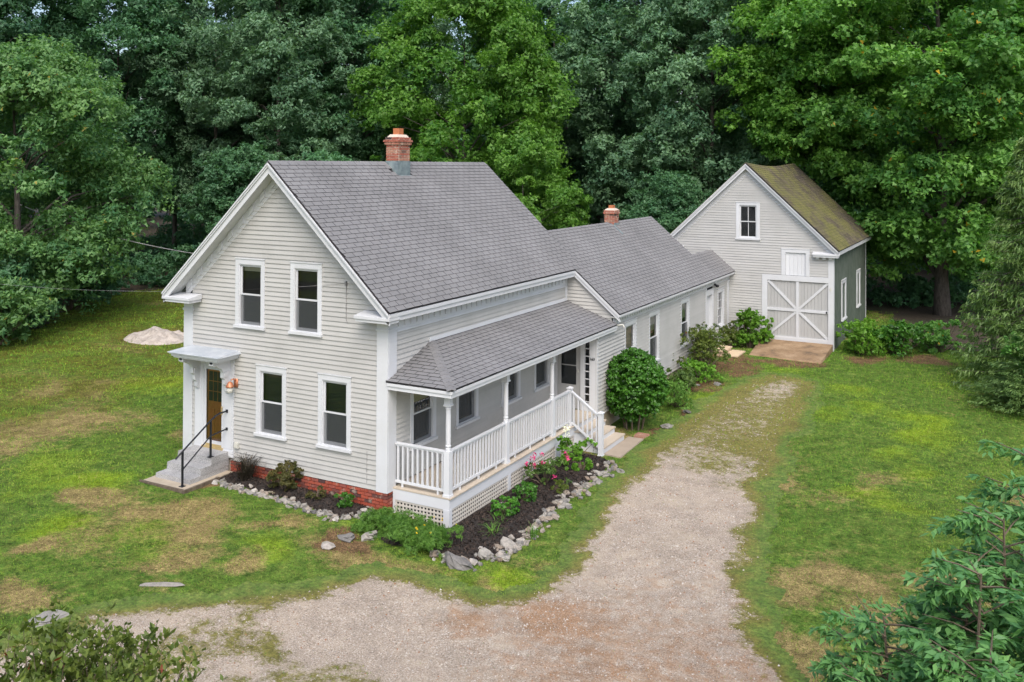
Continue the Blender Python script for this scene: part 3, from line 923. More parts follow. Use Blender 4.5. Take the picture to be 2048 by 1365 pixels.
# ------------------------------------------------------------------ farmhouse
W, L, ZB = 6.49, 9.729, .34
HR, OF, EO, HE, OB = 7.913, .445, .355, 4.53, .276
XM = -W / 2
SL = (HR - HE) / (W / 2 + EO)
FF = Fr((0, 0, 0), (1, 0, 0), (0, -1, 0))
FS = Fr((0, 0, 0), (0, 1, 0), (1, 0, 0))
house = empty('farmhouse', (0, 0, 0), 'white clapboard gabled farmhouse with grey shingle roof and a railed side porch', 'house')

def main_house():
    # wall cores (behind the boards)
    b = MB()
    b.fprism(FF, [(-W, ZB), (0, ZB), (0, HE - .1), (XM, HR - .18), (-W, HE - .1)], -.16, -.15)
    wf = b.obj('wall', 'dark_room', house); wf['label'] = 'gable front wall of cream clapboards'
    b = MB(); b.fbox(FS, 0.16, L, -.16, -.15, ZB, HE - .1); wsd = b.obj('wall', 'dark_room', house); wsd['label'] = 'side wall of cream clapboards behind the porch'
    b = MB(); b.box(-W, -W + .15, 0.16, L, ZB, HE - .1); b.obj('wall', 'clapboard', house)
    b = MB(); b.fprism(Fr((0, L, 0), (1, 0, 0), (0, -1, 0)), [(-W, ZB), (0, ZB), (0, HE - .1), (XM, HR - .18), (-W, HE - .1)], -.02, .1); b.obj('wall', 'clapboard', house)
    wins_u = [(-4.706, -3.728, 3.722, 5.457), (-2.892, -1.914, 3.722, 5.457)]
    wins_l = [(-3.988, -3.005, 1.093, 2.845), (-2.003, -1.02, 1.093, 2.845)]
    door = (-6.09, -4.73, .4, 2.95)
    lim = lambda z: (HR - .42 - z) / SL
    clapboards(FF, wf, ZB, HR - .5, lambda z: max(-W + .26, XM - lim(z)), lambda z: min(-.25, XM + lim(z)),
               [(a + .06, c - .06, z0, z1) for a, c, z0, z1 in wins_u + wins_l] + [(door[0] + .1, door[1] - .1, .2, 3.0)])
    for i, (a, c, z0, z1) in enumerate(wins_u): window(house, FF, a, c, z0, z1, blind=(.16, .0)[i], screen=True)
    for a, c, z0, z1 in wins_l: window(house, FF, a, c, z0, z1, screen=True)
    pw = [(.89, 2.0), (2.95, 4.07), (5.37, 6.49), (7.38, 8.46)]
    clapboards(FS, wsd, ZB + .1, 3.96, lambda z: .25, lambda z: L - .15, [(a + .06, c - .06, 1.06, 2.72) for a, c in pw])
    for i, (a, c) in enumerate(pw): window(house, FS, a, c, 1.06, 2.72, curtain=True, blind=.45 if i == 0 else 0, screen=True)
    # corner boards with capitals
    for (x0, x1, s) in ((-.28, .035, 1), (-W - .035, -W + .29, -1)):
        b = MB(); b.box(x0, x1, -.042, -.0, ZB - .02, 4.3)
        b.box(x0 - .02, x1 + .02, -.065, 0, 4.02, 4.07); b.box(x0 - .03, x1 + .03, -.075, 0, 4.22, 4.3)
        if s > 0:
            b.box(0, .042, 0, .30, ZB - .02, 4.26); b.box(0.042, .06, -.06, .32, 4.02, 4.07)
        else: b.box(-W - .042, -W, 0, .3, ZB - .02, 4.26)
        b.obj('corner_board', 'trim', house)
    b = MB(); b.box(0, .04, L - .17, L + .01, 2.9, 4.3); b.obj('corner_board', 'trim', house)
    # foundation
    b = MB(); b.box(-W + .03, -.03, .02, L, -.5, ZB); fd = b.obj('foundation', 'mortar', house); fd['label'] = 'red brick foundation under the gable front'
    brick_block(house, fd, -4.84, .02, -.035, .40, -.13, ZB - .015, 'brick_red', 'fr')
    # roof deck, two slopes
    b = MB()
    for sg in (1, -1):
        e = XM + sg * (W / 2 + EO)
        b.fprism(FF, [(XM, HR), (e, HE), (e, HE - .03), (XM, HR - .03)], -(L + OB), OF + .03, 0 if sg > 0 else 1)
    rf = b.obj('roof', ['underlay', 'shingle'], house); rf['label'] = 'steep grey shingle main roof'
    rake(house, FF, XM, HR, EO, HE, OF, hw=W / 2 - .02)
    # eave cornice on the porch side and its frieze
    b = MB(); b.box(EO - .035, EO, -OF, L + OB, HE - .22, HE - .035); b.box(EO, EO + .03, -OF, L + OB, HE - .11, HE - .035); b.obj('fascia', 'trim', house)
    b = MB(); b.box(.0, EO - .035, -OF + .04, L + OB, HE - .21, HE - .18); b.obj('soffit', 'soffit', house)
    b = MB(); b.box(0, .03, .30, L - .17, 3.96, HE - .21); b.box(.03, .05, .30, L - .17, 3.96, 4.0); fz = b.obj('frieze_board', 'trim', house)
    k = 36
    for i in range(k):
        y = .42 + (L - .75) * i / (k - 1)
        b = MB(); b.box(.03, .062, y - .075, y + .075, 4.09, HE - .21); b.obj('frieze_block', 'trim', fz)
    b = MB(); b.box(-W - EO, -W - EO + .035, -OF, L + OB, HE - .22, HE - .035); b.obj('fascia', 'trim', house)
    # cornice returns on the gable front
    for x0, x1 in ((-.62, EO + .02), (-W - EO - .02, -W + .62)):
        b = MB(); b.box(x0, x1, -OF - .03, -.045, HE - .19, HE - .13); b.box(x0 + .03, x1 - .03, -OF, -.045, HE - .26, HE - .19)
        xi = x0 + .02 if x0 > -3 else x1 - .02
        b.hexa([(x0, -OF - .03, HE - .13), (x1, -OF - .03, HE - .13), (x1, -.045, HE - .13), (x0, -.045, HE - .13), (x0, -OF - .03, HE - .125), (x1, -OF - .03, HE - .125), (x1, -.045, HE - .06), (x0, -.045, HE - .06)])
        b.obj('cornice_return', 'trim', house)
    # chimney on the ridge
    cx0, cx1, cy0, cy1 = -3.24, -2.83, 4.34, 4.96
    b = MB(); b.box(cx0 + .012, cx1 - .012, cy0 + .012, cy1 - .012, 7.2, 8.42); b.box(cx0 - .01, cx1 + .01, cy0 - .01, cy1 + .01, 8.42, 8.60)
    b.hexa([(cx0 - .01, cy0 - .01, 8.60), (cx1 + .01, cy0 - .01, 8.60), (cx1 + .01, cy1 + .01, 8.60), (cx0 - .01, cy1 + .01, 8.60), (cx0 + .08, cy0 + .08, 8.72), (cx1 - .08, cy0 + .08, 8.72), (cx1 - .08, cy1 - .08, 8.72), (cx0 + .08, cy1 - .08, 8.72)])
    ch = b.obj('chimney', 'mortar', house); ch['label'] = 'weathered red brick chimney on the ridge'
    brick_block(house, ch, cx0, cx1, cy0, cy1, 7.96, 8.42, 'brick_old', 'frbl', .19)
    brick_block(house, ch, cx0 - .035, cx1 + .035, cy0 - .035, cy1 + .035, 8.42, 8.495, 'brick_old', 'frbl', .19)
    brick_block(house, ch, cx0 - .06, cx1 + .06, cy0 - .06, cy1 + .06, 8.495, 8.57, 'brick_old', 'frbl', .19)
    brick_block(house, ch, cx0 - .02, cx1 + .02, cy0 - .02, cy1 + .02, 8.57, 8.645, 'brick_old', 'frbl', .19)
    b = MB(); x0, x1, y0, y1 = cx0 + .10, cx1 - .10, cy0 + .20, cy1 - .20
    for q in ((x0, x0 + .03, y0, y1), (x1 - .03, x1, y0, y1), (x0 + .03, x1 - .03, y0, y0 + .03), (x0 + .03, x1 - .03, y1 - .03, y1)): b.box(q[0], q[1], q[2], q[3], 8.68, 8.90)
    b.box(x0 + .03, x1 - .03, y0 + .03, y1 - .03, 8.68, 8.72); b.obj('flue', 'clay_flue', ch)
    zr = lambda x: HR - SL * abs(x - XM) + .02
    b = MB()
    b.fprism(Fr((0, cy0, 0), (1, 0, 0), (0, -1, 0)), [(cx0 - .02, zr(cx0) - .05), (cx1 + .012, zr(cx1) - .05), (cx1 + .012, 7.955), (cx0 - .02, 7.955)], .002, .014)
    b.box(cx1, cx1 + .012, cy0, cy1, zr(cx1) - .06, 7.955)
    d = Vector((1, 0, -SL)).normalized(); p0 = Vector((cx1 + .012, 0, zr(cx1 + .012)))
    p1 = p0 + d * .12
    b.hexa([(p0.x, cy0 - .06, p0.z - .01), (p0.x, cy1 + .06, p0.z - .01), (p1.x, cy1 + .06, p1.z - .0), (p1.x, cy0 - .06, p1.z), (p0.x, cy0 - .06, p0.z + .01), (p0.x, cy1 + .06, p0.z + .01), (p1.x, cy1 + .06, p1.z + .015), (p1.x, cy0 - .06, p1.z + .015)])
    b.obj('lead_flashing', 'lead', ch)
    # front entry
    b = MB()
    for x0, x1 in ((-6.09, -5.80), (-5.07, -4.73)):
        b.box(x0, x1, -.05, 0, .41, 2.93); b.box(x0 + .05, x1 - .05, -.062, -.05, .62, 2.3); b.box(x0 - .01, x1 + .01, -.07, 0, .41, .58)
    b.box(-5.80, -5.07, -.05, 0, 2.67, 2.93); b.box(-5.80, -5.78, -.04, .1, .58, 2.67); b.box(-5.09, -5.07, -.04, .1, .58, 2.67); b.box(-5.78, -5.09, -.04, .1, 2.645, 2.67)
    b.obj('door_casing', 'trim', house)
    b = MB()
    b.box(-5.775, -5.705, -.035, 0, .60, 2.64); b.box(-5.155, -5.095, -.035, 0, .60, 2.64); b.box(-5.705, -5.155, -.035, 0, 2.56, 2.64); b.box(-5.705, -5.155, -.035, 0, .66, .74)
    sd = b.obj('door', 'trim', house); sd['label'] = 'white storm door with a full glass'
    b = MB(); b.add([(-5.705, -.018, .74), (-5.155, -.018, .74), (-5.155, -.018, 2.56), (-5.705, -.018, 2.56)], [(0, 1, 2, 3)]); b.obj('pane', 'glass', sd)
    b = MB(); b.box(-5.705, -5.155, -.045, 0, .60, .66); b.obj('kick_plate', 'brass', sd)
    b = MB(); b.box(-5.14, -5.115, -.075, -.05, 1.45, 1.66); b.box(-5.14, -5.115, -.05, -.035, 1.47, 1.5); b.box(-5.14, -5.115, -.05, -.035, 1.6, 1.63); b.obj('handle', 'brass', sd)
    b = MB(); b.box(-5.775, -5.095, .025, .065, .6, 2.64)
    dr = b.obj('door', 'wood_door', house); dr['label'] = 'varnished orange brown wooden door behind the storm glass'
    for x0, x1, z0, z1 in ((-5.68, -5.46, .78, 1.55), (-5.41, -5.19, .78, 1.55)):
        b = MB(); b.box(x0, x1, .010, .025, z0, z1); b.obj('door_panel', 'wood_door', dr)
    for i in range(3):
        for j in range(3):
            x0 = -5.66 + .16 * i; z0 = 1.74 + .26 * j
            b = MB(); b.add([(x0, .020, z0), (x0 + .14, .020, z0), (x0 + .14, .020, z0 + .24), (x0, .020, z0 + .24)], [(0, 1, 2, 3)]); b.obj('door_lite', 'dark_room', dr)
    b = MB(); b.box(-5.80, -5.07, -.10, .1, .555, .60); b.obj('threshold', 'brass', house)
    # flat hood on scrolled brackets
    b = MB(); b.box(-6.16, -4.62, -.70, 0, 2.93, 2.975); b.box(-6.20, -4.58, -.74, 0, 2.975, 3.03); b.box(-6.24, -4.54, -.78, 0, 3.03, 3.06)
    b.hexa([(-6.27, -.81, 3.06), (-4.51, -.81, 3.06), (-4.51, 0, 3.06), (-6.27, 0, 3.06), (-6.27, -.81, 3.075), (-4.51, -.81, 3.075), (-4.56, 0, 3.13), (-6.22, 0, 3.13)], 1)
    hd = b.obj('door_hood', ['trim', 'canopy_metal'], house); hd['label'] = 'flat white door hood with pale metal top'
    for xc in (-5.96, -4.90):
        b = MB()
        prof = [(.0, 2.93), (.60, 2.93), (.60, 2.86), (.56, 2.80), (.46, 2.80), (.40, 2.74), (.30, 2.70), (.24, 2.60), (.24, 2.46), (.17, 2.40), (.16, 2.28), (.10, 2.22), (.09, 2.1), (.05, 2.04), (.0, 2.04)]
        b.nprism(FF, [(n + .05, z) for n, z in prof], xc - .05, xc + .05)
        b.nprism(FF, [(n + .05, z) for n, z in ((.08, 2.62), (.2, 2.60), (.2, 2.48), (.08, 2.46))], xc - .07, xc + .07)
        b.nprism(FF, [(n + .05, z) for n, z in ((.46, 2.92), (.6, 2.92), (.6, 2.83), (.46, 2.83))], xc - .07, xc + .07)
        b.obj('bracket', 'trim', hd)
    # copper wall lamp
    b = MB(); b.lathe((-4.66, 0, 2.25), [(.07, 0)] * 1 + [(.07, .0), (.07, .03)], 12); wl = MB(); wl.fbox(FF, -4.72, -4.60, .02, .05, 2.20, 2.42)
    wl.tube([(-4.66, -.04, 2.36), (-4.66, -.12, 2.43), (-4.68, -.20, 2.41)], .018, 8); lp = wl.obj('wall_lamp', 'copper', house, True); lp['label'] = 'copper lamp beside the front door'
    b = MB(); b.lathe((-4.69, -.22, 2.24), [(.105, 0), (.10, .025), (.08, .07), (.05, .12), (.02, .14)], 16); b.obj('lamp_shade', 'copper', lp, True)
    b = MB(); b.lathe((-4.69, -.22, 2.10), [(.05, 0), (.078, .02), (.08, .14)], 12); b.obj('lamp_glass', 'plastic', lp, True)
    b = MB(); b.fbox(FF, -4.66, -4.54, .02, .09, .68, .82); b.fbox(FF, -4.645, -4.555, .09, .10, .70, .80); b.obj('outlet_box', 'plastic', house)
    # wire anchor and conduit on the gable
    b = MB(); b.fbox(FF, -1.20, -1.16, .02, .07, 5.0, 5.1); b.tube([FF.p(-1.18, .035, 5.0), FF.p(-1.18, .035, 4.22), FF.p(-1.13, .035, 4.12)], .008, 6); b.obj('conduit', 'wire', house)
    b = MB(); b.tube([FF.p(-.55, .03, 1.2), FF.p(-.55, .03, .45)], .006, 6); b.obj('conduit', 'wire', house)
main_house()

XP, ZF = 1.576, .41
def porch():
    z0 = ZF
    b = MB(); b.box(.05, XP - .04, .22, 8.46, .12, z0 - .03)
    pr = b.obj('porch', 'underlay', house); pr['label'] = 'white railed side porch with turned posts'
    n = 92; st = (8.47 - .17) / n
    bd = MB(); bd.box(-(XP - .0) / 2, (XP + .03) / 2, -st / 2 + .002, st / 2 - .002, -.03, 0)
    me = bd.mesh('floor_board', 'porch_floor', (0, 0, 0))[0]
    for i in range(n):
        y = .17 + st * (i + .5)
        put('floor_board', me, pr, (XP / 2 + .02, y, z0 + random.uniform(-.001, .001)))
    # rim and skirt frame
    b = MB(); b.box(.04, XP, .18, .22, .14, z0 - .03); b.box(XP - .04, XP, .22, 6.98, .14, z0 - .03); b.box(.04, XP - .04, 6.94, 6.98, .14, z0 - .03)
    b.box(XP - .16, XP + .006, .174, .30, -.35, .14); b.box(XP - .10, XP + .004, 2.93, 3.07, -.40, .14); b.box(XP - .1, XP + .004, 5.66, 5.92, -.4, .14); b.box(XP - .1, XP + .004, 6.90, 6.984, -.4, .14)
    b.box(.04, .10, .18, .24, -.3, .14)
    sk = b.obj('porch_skirt', 'porch_trim', house)
    # lattice: crossing slats, each a piece
    pit, sw = .088, .042
    def slat(fr, a0, a1, n0, n1, z0, z1):
        q = MB(); q.fbox(fr, a0, a1, n0, n1, z0, z1); q.obj('lattice_slat', 'lattice', sk)
    fa = Fr((0, .20, 0), (1, 0, 0), (0, -1, 0)); fb = Fr((XP - .02, 0, 0), (0, 1, 0), (1, 0, 0))
    for fr, a0, a1, zb in ((fa, .10, XP - .16, -.28), (fb, .30, 2.93, -.34), (fb, 3.07, 5.66, -.36), (fb, 5.92, 6.90, -.36)):
        k = int((a1 - a0) / pit); p = (a1 - a0) / k
        for i in range(k): slat(fr, a0 + p * i + .004, a0 + p * i + .004 + sw, -.008, 0, zb, .14)
        for i in range(int((.14 - zb) / pit)): slat(fr, a0, a1, 0.0005, .008, .135 - pit * i - sw, .135 - pit * i)
    fa2 = Fr((0, 6.95, 0), (1, 0, 0), (0, -1, 0))
    for i in range(4): slat(fa2, XP, XP + .75, 0, .008, -.30 + pit * i, -.30 + pit * i + sw)
    for i in range(8): slat(fa2, XP + pit * i, XP + pit * i + sw, -.008, -.0005, -.34, .06)
    b = MB(); b.box(.1, XP - .12, .24, .25, -.3, .12); b.box(XP - .13, XP - .12, .3, 6.9, -.36, .12); b.obj('crawl_space_shade', 'dark_room', house)  # dark sheets behind the lattice, under-porch shade put into their colour
    # posts
    prof = [(.062, 0), (.062, .06), (.05, .075), (.066, .10), (.066, .13), (.05, .15), (.058, .17), (.060, .5), (.055, .93), (.064, .95), (.064, .975), (.050, .99), (.066, 1.02), (.066, 1.05)]
    for i, y in enumerate((.28, 2.98, 5.62)):
        x = XP - .10
        b = MB(); b.box(x - .075, x + .075, y - .075, y + .075, z0, 1.43); b.box(x - .09, x + .09, y - .09, y + .09, z0, z0 + .05)
        b.lathe((x, y, 1.43), prof); b.box(x - .07, x + .07, y - .07, y + .07, 2.47, 2.70)
        b.box(x - .085, x + .085, y - .085, y + .085, 2.44, 2.475)
        b.fprism(Fr((x - .02, 0, 0), (0, 1, 0), (1, 0, 0)), [(y + .07, 2.68), (y + .24, 2.68), (y + .20, 2.60), (y + .12, 2.58), (y + .10, 2.5), (y + .07, 2.48)], 0, .04)
        b.obj('porch_post', 'porch_trim', pr)
    def newel(x, y, zb, zt):
        b = MB(); b.box(x - .062, x + .062, y - .062, y + .062, zb, zt); b.box(x - .08, x + .08, y - .08, y + .08, zt, zt + .03)
        b.hexa([(x - .08, y - .08, zt + .03), (x + .08, y - .08, zt + .03), (x + .08, y + .08, zt + .03), (x - .08, y + .08, zt + .03), (x - .03, y - .03, zt + .065), (x + .03, y - .03, zt + .065), (x + .03, y + .03, zt + .065), (x - .03, y + .03, zt + .065)])
        b.box(x - .08, x + .08, y - .08, y + .08, zb, zb + .05); b.obj('newel_post', 'porch_trim', pr)
    xr = XP - .10
    newel(xr, 6.80, z0, 1.46); newel(2.44, 6.80, -.33, .87)
    def rail(p, q, k, feet=2):
        p, q = Vector(p), Vector(q)
        b = MB(); b.bar(p + Vector((0, 0, 1.0)), q + Vector((0, 0, 1.0)), .085, .035); b.bar(p + Vector((0, 0, .965)), q + Vector((0, 0, .965)), .04, .045); b.obj('top_rail', 'porch_trim', pr)
        b = MB(); b.bar(p + Vector((0, 0, .12)), q + Vector((0, 0, .12)), .045, .055)
        for i in range(feet):
            c = p.lerp(q, (i + .5) / feet) if feet != 2 else p.lerp(q, (.14, .86)[i])
            if abs(p.z - q.z) < .01: b.box(c.x - .02, c.x + .02, c.y - .02, c.y + .02, p.z, p.z + .095)
        b.obj('bottom_rail', 'porch_trim', pr)
        for i in range(k):
            c = p.lerp(q, (i + .5) / k)
            b = MB(); b.box(c.x - .021, c.x + .021, c.y - .021, c.y + .021, c.z + .145, c.z + .945); b.obj('baluster', 'porch_trim', pr)
    rail((.05, .28, z0), (xr - .075, .28, z0), 10)
    rail((xr, .355, z0), (xr, 2.905, z0), 18, 3)
    rail((xr, 3.055, z0), (xr, 5.545, z0), 18, 3)
    rail((xr, 5.695, z0), (xr, 6.74, z0), 7)
    rail((xr + .06, 6.80, z0 - .02), (2.38, 6.80, -.20), 6, 0)
    # steps
    for i, zt in enumerate((.235, .065, -.105)):
        x0 = XP + .02 + .30 * i
        b = MB(); b.box(x0 - .02, x0 + .31, 6.90, 8.50, zt - .035, zt); b.box(x0 + .26, x0 + .285, 6.93, 8.47, zt - .17 - .03, zt - .036, 1)
        for yy in (6.93, 8.44): b.box(x0 - .02, x0 + .26, yy, yy + .03, -.40, zt - .036, 1)
        b.obj('porch_step', ['porch_floor', 'porch_trim'], pr)
    b = MB(); b.box(XP - .02, XP, 6.98, 8.46, .06, z0 - .035); b.obj('riser', 'porch_trim', pr)
    # roof of the porch
    xr_, yr, zr_, zt, hy = 1.77, -.062, 2.892, 3.508, 1.783
    b = MB()
    A, B_, C_, D = (0, yr, zr_), (xr_, yr, zr_), (0, hy, zt), (xr_, L - .02, zr_); E_ = (0, L - .02, zt)
    dn = lambda p: (p[0], p[1], p[2] - .03)
    b.add([A, B_, C_, dn(A), dn(B_), dn(C_)], [(0, 1, 2), (5, 4, 3), (0, 3, 4, 1)])
    b.add([B_, D, E_, C_, dn(B_), dn(D), dn(E_), dn(C_)], [(0, 1, 2, 3), (7, 6, 5, 4), (0, 4, 5, 1), (1, 5, 6, 2)])
    pf = b.obj('porch_roof', 'underlay', house); pf['label'] = 'low hipped grey shingle porch roof'
    b = MB(); b.box(.03, xr_ - .02, yr + .02, yr + .055, zr_ - .19, zr_ - .03); b.box(xr_ - .055, xr_ - .02, yr + .055, L - .03, zr_ - .19, zr_ - .03)
    b.box(.03, xr_ + .005, yr - .008, yr + .02, zr_ - .10, zr_ - .035); b.box(xr_ - .02, xr_ + .008, yr + .02, L - .03, zr_ - .10, zr_ - .035)
    b.obj('porch_fascia', 'porch_trim', house)
    b = MB(); b.box(.03, XP - .17, .21, .35, 2.66, 2.80); b.box(XP - .17, XP - .03, .21, 8.48, 2.66, 2.80); b.obj('porch_beam', 'porch_trim', house)
    b = MB(); b.box(.0, xr_ - .055, yr + .055, 8.50, 2.80, 2.82); b.obj('porch_ceiling', 'soffit', house)
    b = MB(); b.box(0.026, .05, hy - .1, L - .18, zt - .04, zt + .10); b.obj('flashing_board', 'trim', house)
    # end wall with the side door (belongs to the wing)
    b = MB(); b.bar((xr_ - .9, 9.2, 3.22), (xr_ + .03, 9.2, 2.9), .02, .02); 
    return pf
PF = porch()

def house_shingles():
    s = Shingles()
    sl = math.hypot(HR - HE, W / 2 + EO)
    LL = L + OB + OF + .05
    sag = lambda u, v: -.05 * math.sin(math.pi * u) * v
    U = Vector((-(W / 2 + EO), 0, HR - HE))
    hit = lambda c: -3.26 < c.x < -2.78 and 4.30 < c.y < 5.0
    s.face((EO + .015, -OF - .03, HE + .004), (0, 1, 0), U, [(0, 0), (LL, 0), (LL, sl), (0, sl)], .141, .333, None, hit)
    U2 = Vector((-1.77, 0, .616)); s2 = U2.length
    s.face((1.77 + .02, -.062, 2.892), (0, 1, 0), U2, [(-.01, 0), (9.75, 0), (9.75, s2), (1.845, s2)], .141, .333)
    U3 = Vector((0, 1.845, .616)); s3 = U3.length
    s.face((0, -.082, 2.89), (1, 0, 0), U3, [(.0, 0), (1.78, 0), (.0, s3)], .141, .333)
    roof = [o for o in house.children if o.name.startswith('roof')][0]
    s.build(lambda p: PF if p.x > -.02 and p.z < 3.6 and p.x > .0 else roof, house, ['shingle', 'shingle_edge'])
    b = MB()
    n = 44
    for i in range(n):
        y0 = -OF - .02 + (LL - .02) * i / n; y1 = y0 + (LL / n) * 1.02
        if y1 > 4.32 and y0 < 4.98: continue
        b = MB()
        for sg in (1, -1):
            b.hexa([(XM, y0, HR + .02), (XM + sg * .13, y0, HR + .024 - .13 * SL), (XM + sg * .13, y1, HR + .016 - .13 * SL), (XM, y1, HR + .012), (XM, y0, HR + .032), (XM + sg * .13, y0, HR + .034 - .13 * SL), (XM + sg * .13, y1, HR + .026 - .13 * SL), (XM, y1, HR + .024)])
        b.obj('ridge_cap', 'shingle', house)
    b = MB(); n = 14; P0 = Vector((1.78, -.08, 2.90)); P1 = Vector((0.02, 1.78, 3.52))
    for i in range(n):
        p = P0.lerp(P1, i / n); q = P0.lerp(P1, (i + 1.15) / n)
        a = Vector((.09, .06, -.03)); c = Vector((-.06, -.09, -.032)); b = MB()
        for d in (a, c):
            b.hexa([p + Vector((0, 0, .012)), p + d + Vector((0, 0, .012)), q + d + Vector((0, 0, .004)), q + Vector((0, 0, .004)), p + Vector((0, 0, .028)), p + d + Vector((0, 0, .028)), q + d + Vector((0, 0, .014)), q + Vector((0, 0, .014))])
        b.obj('hip_cap', 'shingle', house)
house_shingles()

# ------------------------------------------------------------------ wing between house and barn
XE, XEO, ZEE, XER, HER, LE1, XC, HC, BY = 1.588, 1.872, 3.228, -.976, 5.654, 20.231, .821, 4.114, 23.208
ESL = (HER - ZEE) / (XEO - XER)
L1 = 8.484
FE = Fr((XE, 0, 0), (0, 1, 0), (1, 0, 0))
FD = Fr((0, L1, 0), (1, 0, 0), (0, -1, 0))
FG = Fr((0, L, 0), (1, 0, 0), (0, -1, 0))
wing = empty('house_wing', (-1, 15, 0), 'long low white clapboard wing joining the farmhouse to the barn', 'house wing')
def ell():
    b = MB(); b.fbox(FE, L1 + .16, BY - .01, -.16, -.15, .25, 2.8); b.fbox(FE, L + .1, BY - .01, -.15, -.14, 2.8, ZEE - .05)
    wl = b.obj('wall', 'dark_room', wing); wl['label'] = 'long side wall of cream clapboards'
    b = MB(); b.box(-3.6, -3.5, 10.1, LE1, .2, ZEE); b.fprism(Fr((0, LE1 - .1, 0), (1, 0, 0), (0, -1, 0)), [(-3.6, .2), (XE - .17, .2), (XE - .17, ZEE - .1), (XER, HER - .1), (-3.6, ZEE - .1)], -.03, .03); b.obj('wall', 'clapboard', wing)
    b = MB(); b.box(1.2, XE - .04, 8.6, BY - .02, -.5, .3); b.obj('foundation', 'concrete', wing)
    wins = [(10.66, 11.76, .98, 2.78), (12.94, 14.03, .98, 2.78), (16.42, 17.52, .98, 2.78), (21.35, 22.42, .93, 2.60)]
    door = (19.62, 20.78, .3, 2.76)
    clapboards(FE, wl, .28, 2.84, lambda z: L1 + .02, lambda z: BY - .36, [(a + .06, c - .06, z0, z1) for a, c, z0, z1 in wins] + [(door[0] + .08, door[1] - .08, .1, 2.95)], .113, 'clapboard', .055)
    for i, (a, c, z0, z1) in enumerate(wins):
        if i < 3: window(wing, FE, a, c, z0, z1, blind=(.9, .55, .62)[i], screen=True)
        else: window(wing, FE, a, c, z0, z1, rows=2, cols=3)
    # side door
    b = MB(); b.fbox(FE, 19.62, 19.80, 0, .05, .30, 2.84); b.fbox(FE, 20.62, 20.78, 0, .05, .30, 2.70); b.fbox(FE, 19.80, 20.62, 0, .05, 2.52, 2.70); b.fbox(FE, 19.74, 20.82, 0, .07, 2.70, 2.74)
    b.fbox(FE, 19.80, 19.82, -.12, .03, .3, 2.52); b.fbox(FE, 20.60, 20.62, -.12, .03, .3, 2.52); b.obj('door_casing', 'trim', wing)
    b = MB(); b.fbox(FE, 19.82, 20.60, -.12, -.08, .3, 2.52); dr = b.obj('door', 'trim', wing)
    for z0, z1 in ((.45, 1.2), (1.35, 2.35)):
        for a0, a1 in ((19.92, 20.17), (20.25, 20.5)):
            b = MB(); b.fbox(FE, a0, a1, -.08, -.07, z0, z1); b.obj('door_panel', 'trim', dr)
    # corner boards
    b = MB(); b.fbox(FE, BY - .36, BY - .03, 0, .045, .25, 2.86); b.fbox(FE, BY - .38, BY - .03, 0, .07, 2.72, 2.86); b.obj('corner_board', 'trim', wing)
    # cornice, frieze and blocks
    b = MB(); b.box(XEO - .035, XEO, L - .15, BY - .03, ZEE - .13, ZEE - .035); b.box(XEO, XEO + .028, L - .15, BY - .03, ZEE - .085, ZEE - .035); b.obj('fascia', 'trim', wing)
    b = MB(); b.box(XE, XEO - .035, L - .1, BY - .03, ZEE - .13, ZEE - .10); b.obj('soffit', 'soffit', wing)
    b = MB(); b.box(XE, XE + .03, L + .02, BY - .03, 2.84, ZEE - .13); fz = b.obj('frieze_board', 'trim', wing)
    k = 62; bm = MB(); bm.box(0, .06, -.06, .06, 0, .17); me = bm.mesh('frieze_block', 'trim', (0, 0, 0))[0]
    for i in range(k): put('frieze_block', me, fz, (XE + .03, L + .1 + (BY - L - .3) * i / (k - 1), ZEE - .302))
    # gable end above the porch roof
    b = MB(); b.fprism(FG, [(0, 2.9), (XE - .0, 2.9), (XE, ZEE - .02), (0, HER - ESL * .976 - .12)], -.1, -.09); wg = b.obj('wall', 'dark_room', wing); wg['label'] = 'small triangle of clapboards over the porch roof'
    lim = lambda z: min(XE - .02, XER + (HER - .26 - z) / ESL)
    clapboards(FG, wg, 2.95, 4.75, lambda z: .04, lim, [])
    b = MB(); e0 = (.1, HER - ESL * (.1 - XER)); e1 = (XEO, ZEE)
    for d0, d1, n0, n1 in ((.02, .24, .09, .13), (.02, .11, .13, .16), (.22, .25, 0, .09)):
        b.fprism(FG, [(e0[0], e0[1] - d0), (e1[0], e1[1] - d0), (e1[0], e1[1] - d1), (e0[0], e0[1] - d1)], n0, n1)
    b.obj('bargeboard', 'trim', wing)
    # end wall on the porch with door and sidelight
    b = MB(); b.fbox(FD, .04, XE - .02, -.14, -.12, ZF, 2.8); we = b.obj('wall', 'dark_room', wing)
    b = MB(); b.fbox(FD, .04, .27, -.05, .02, ZF, 2.8); b.fbox(FD, 1.06, 1.20, -.05, .03, ZF, 2.8); b.fbox(FD, 1.36, 1.56, -.05, .03, ZF, 2.8); b.fbox(FD, .27, 1.06, -.05, .03, 2.50, 2.8); b.fbox(FD, 1.2, 1.36, -.05, .02, ZF, .64); b.fbox(FD, 1.2, 1.36, -.05, .02, 2.56, 2.8)
    b.obj('door_casing', 'porch_trim', wing)
    b = MB(); b.box(XE - .04, XE + .035, L1 - .035, L1 + .10, .26, 2.84); b.obj('corner_board', 'trim', wing)
    b = MB(); b.fbox(FD, .275, .40, -.04, .0, ZF + .02, 2.495); b.fbox(FD, .91, 1.055, -.04, .0, ZF + .02, 2.495); b.fbox(FD, .40, .91, -.04, 0, ZF + .02, 1.15); b.fbox(FD, .40, .91, -.04, 0, 2.32, 2.495); b.fbox(FD, .40, .91, -.035, -.005, 1.72, 1.75)
    dr = b.obj('door', 'door_grey', wing); dr['label'] = 'pale grey storm door under the porch roof'
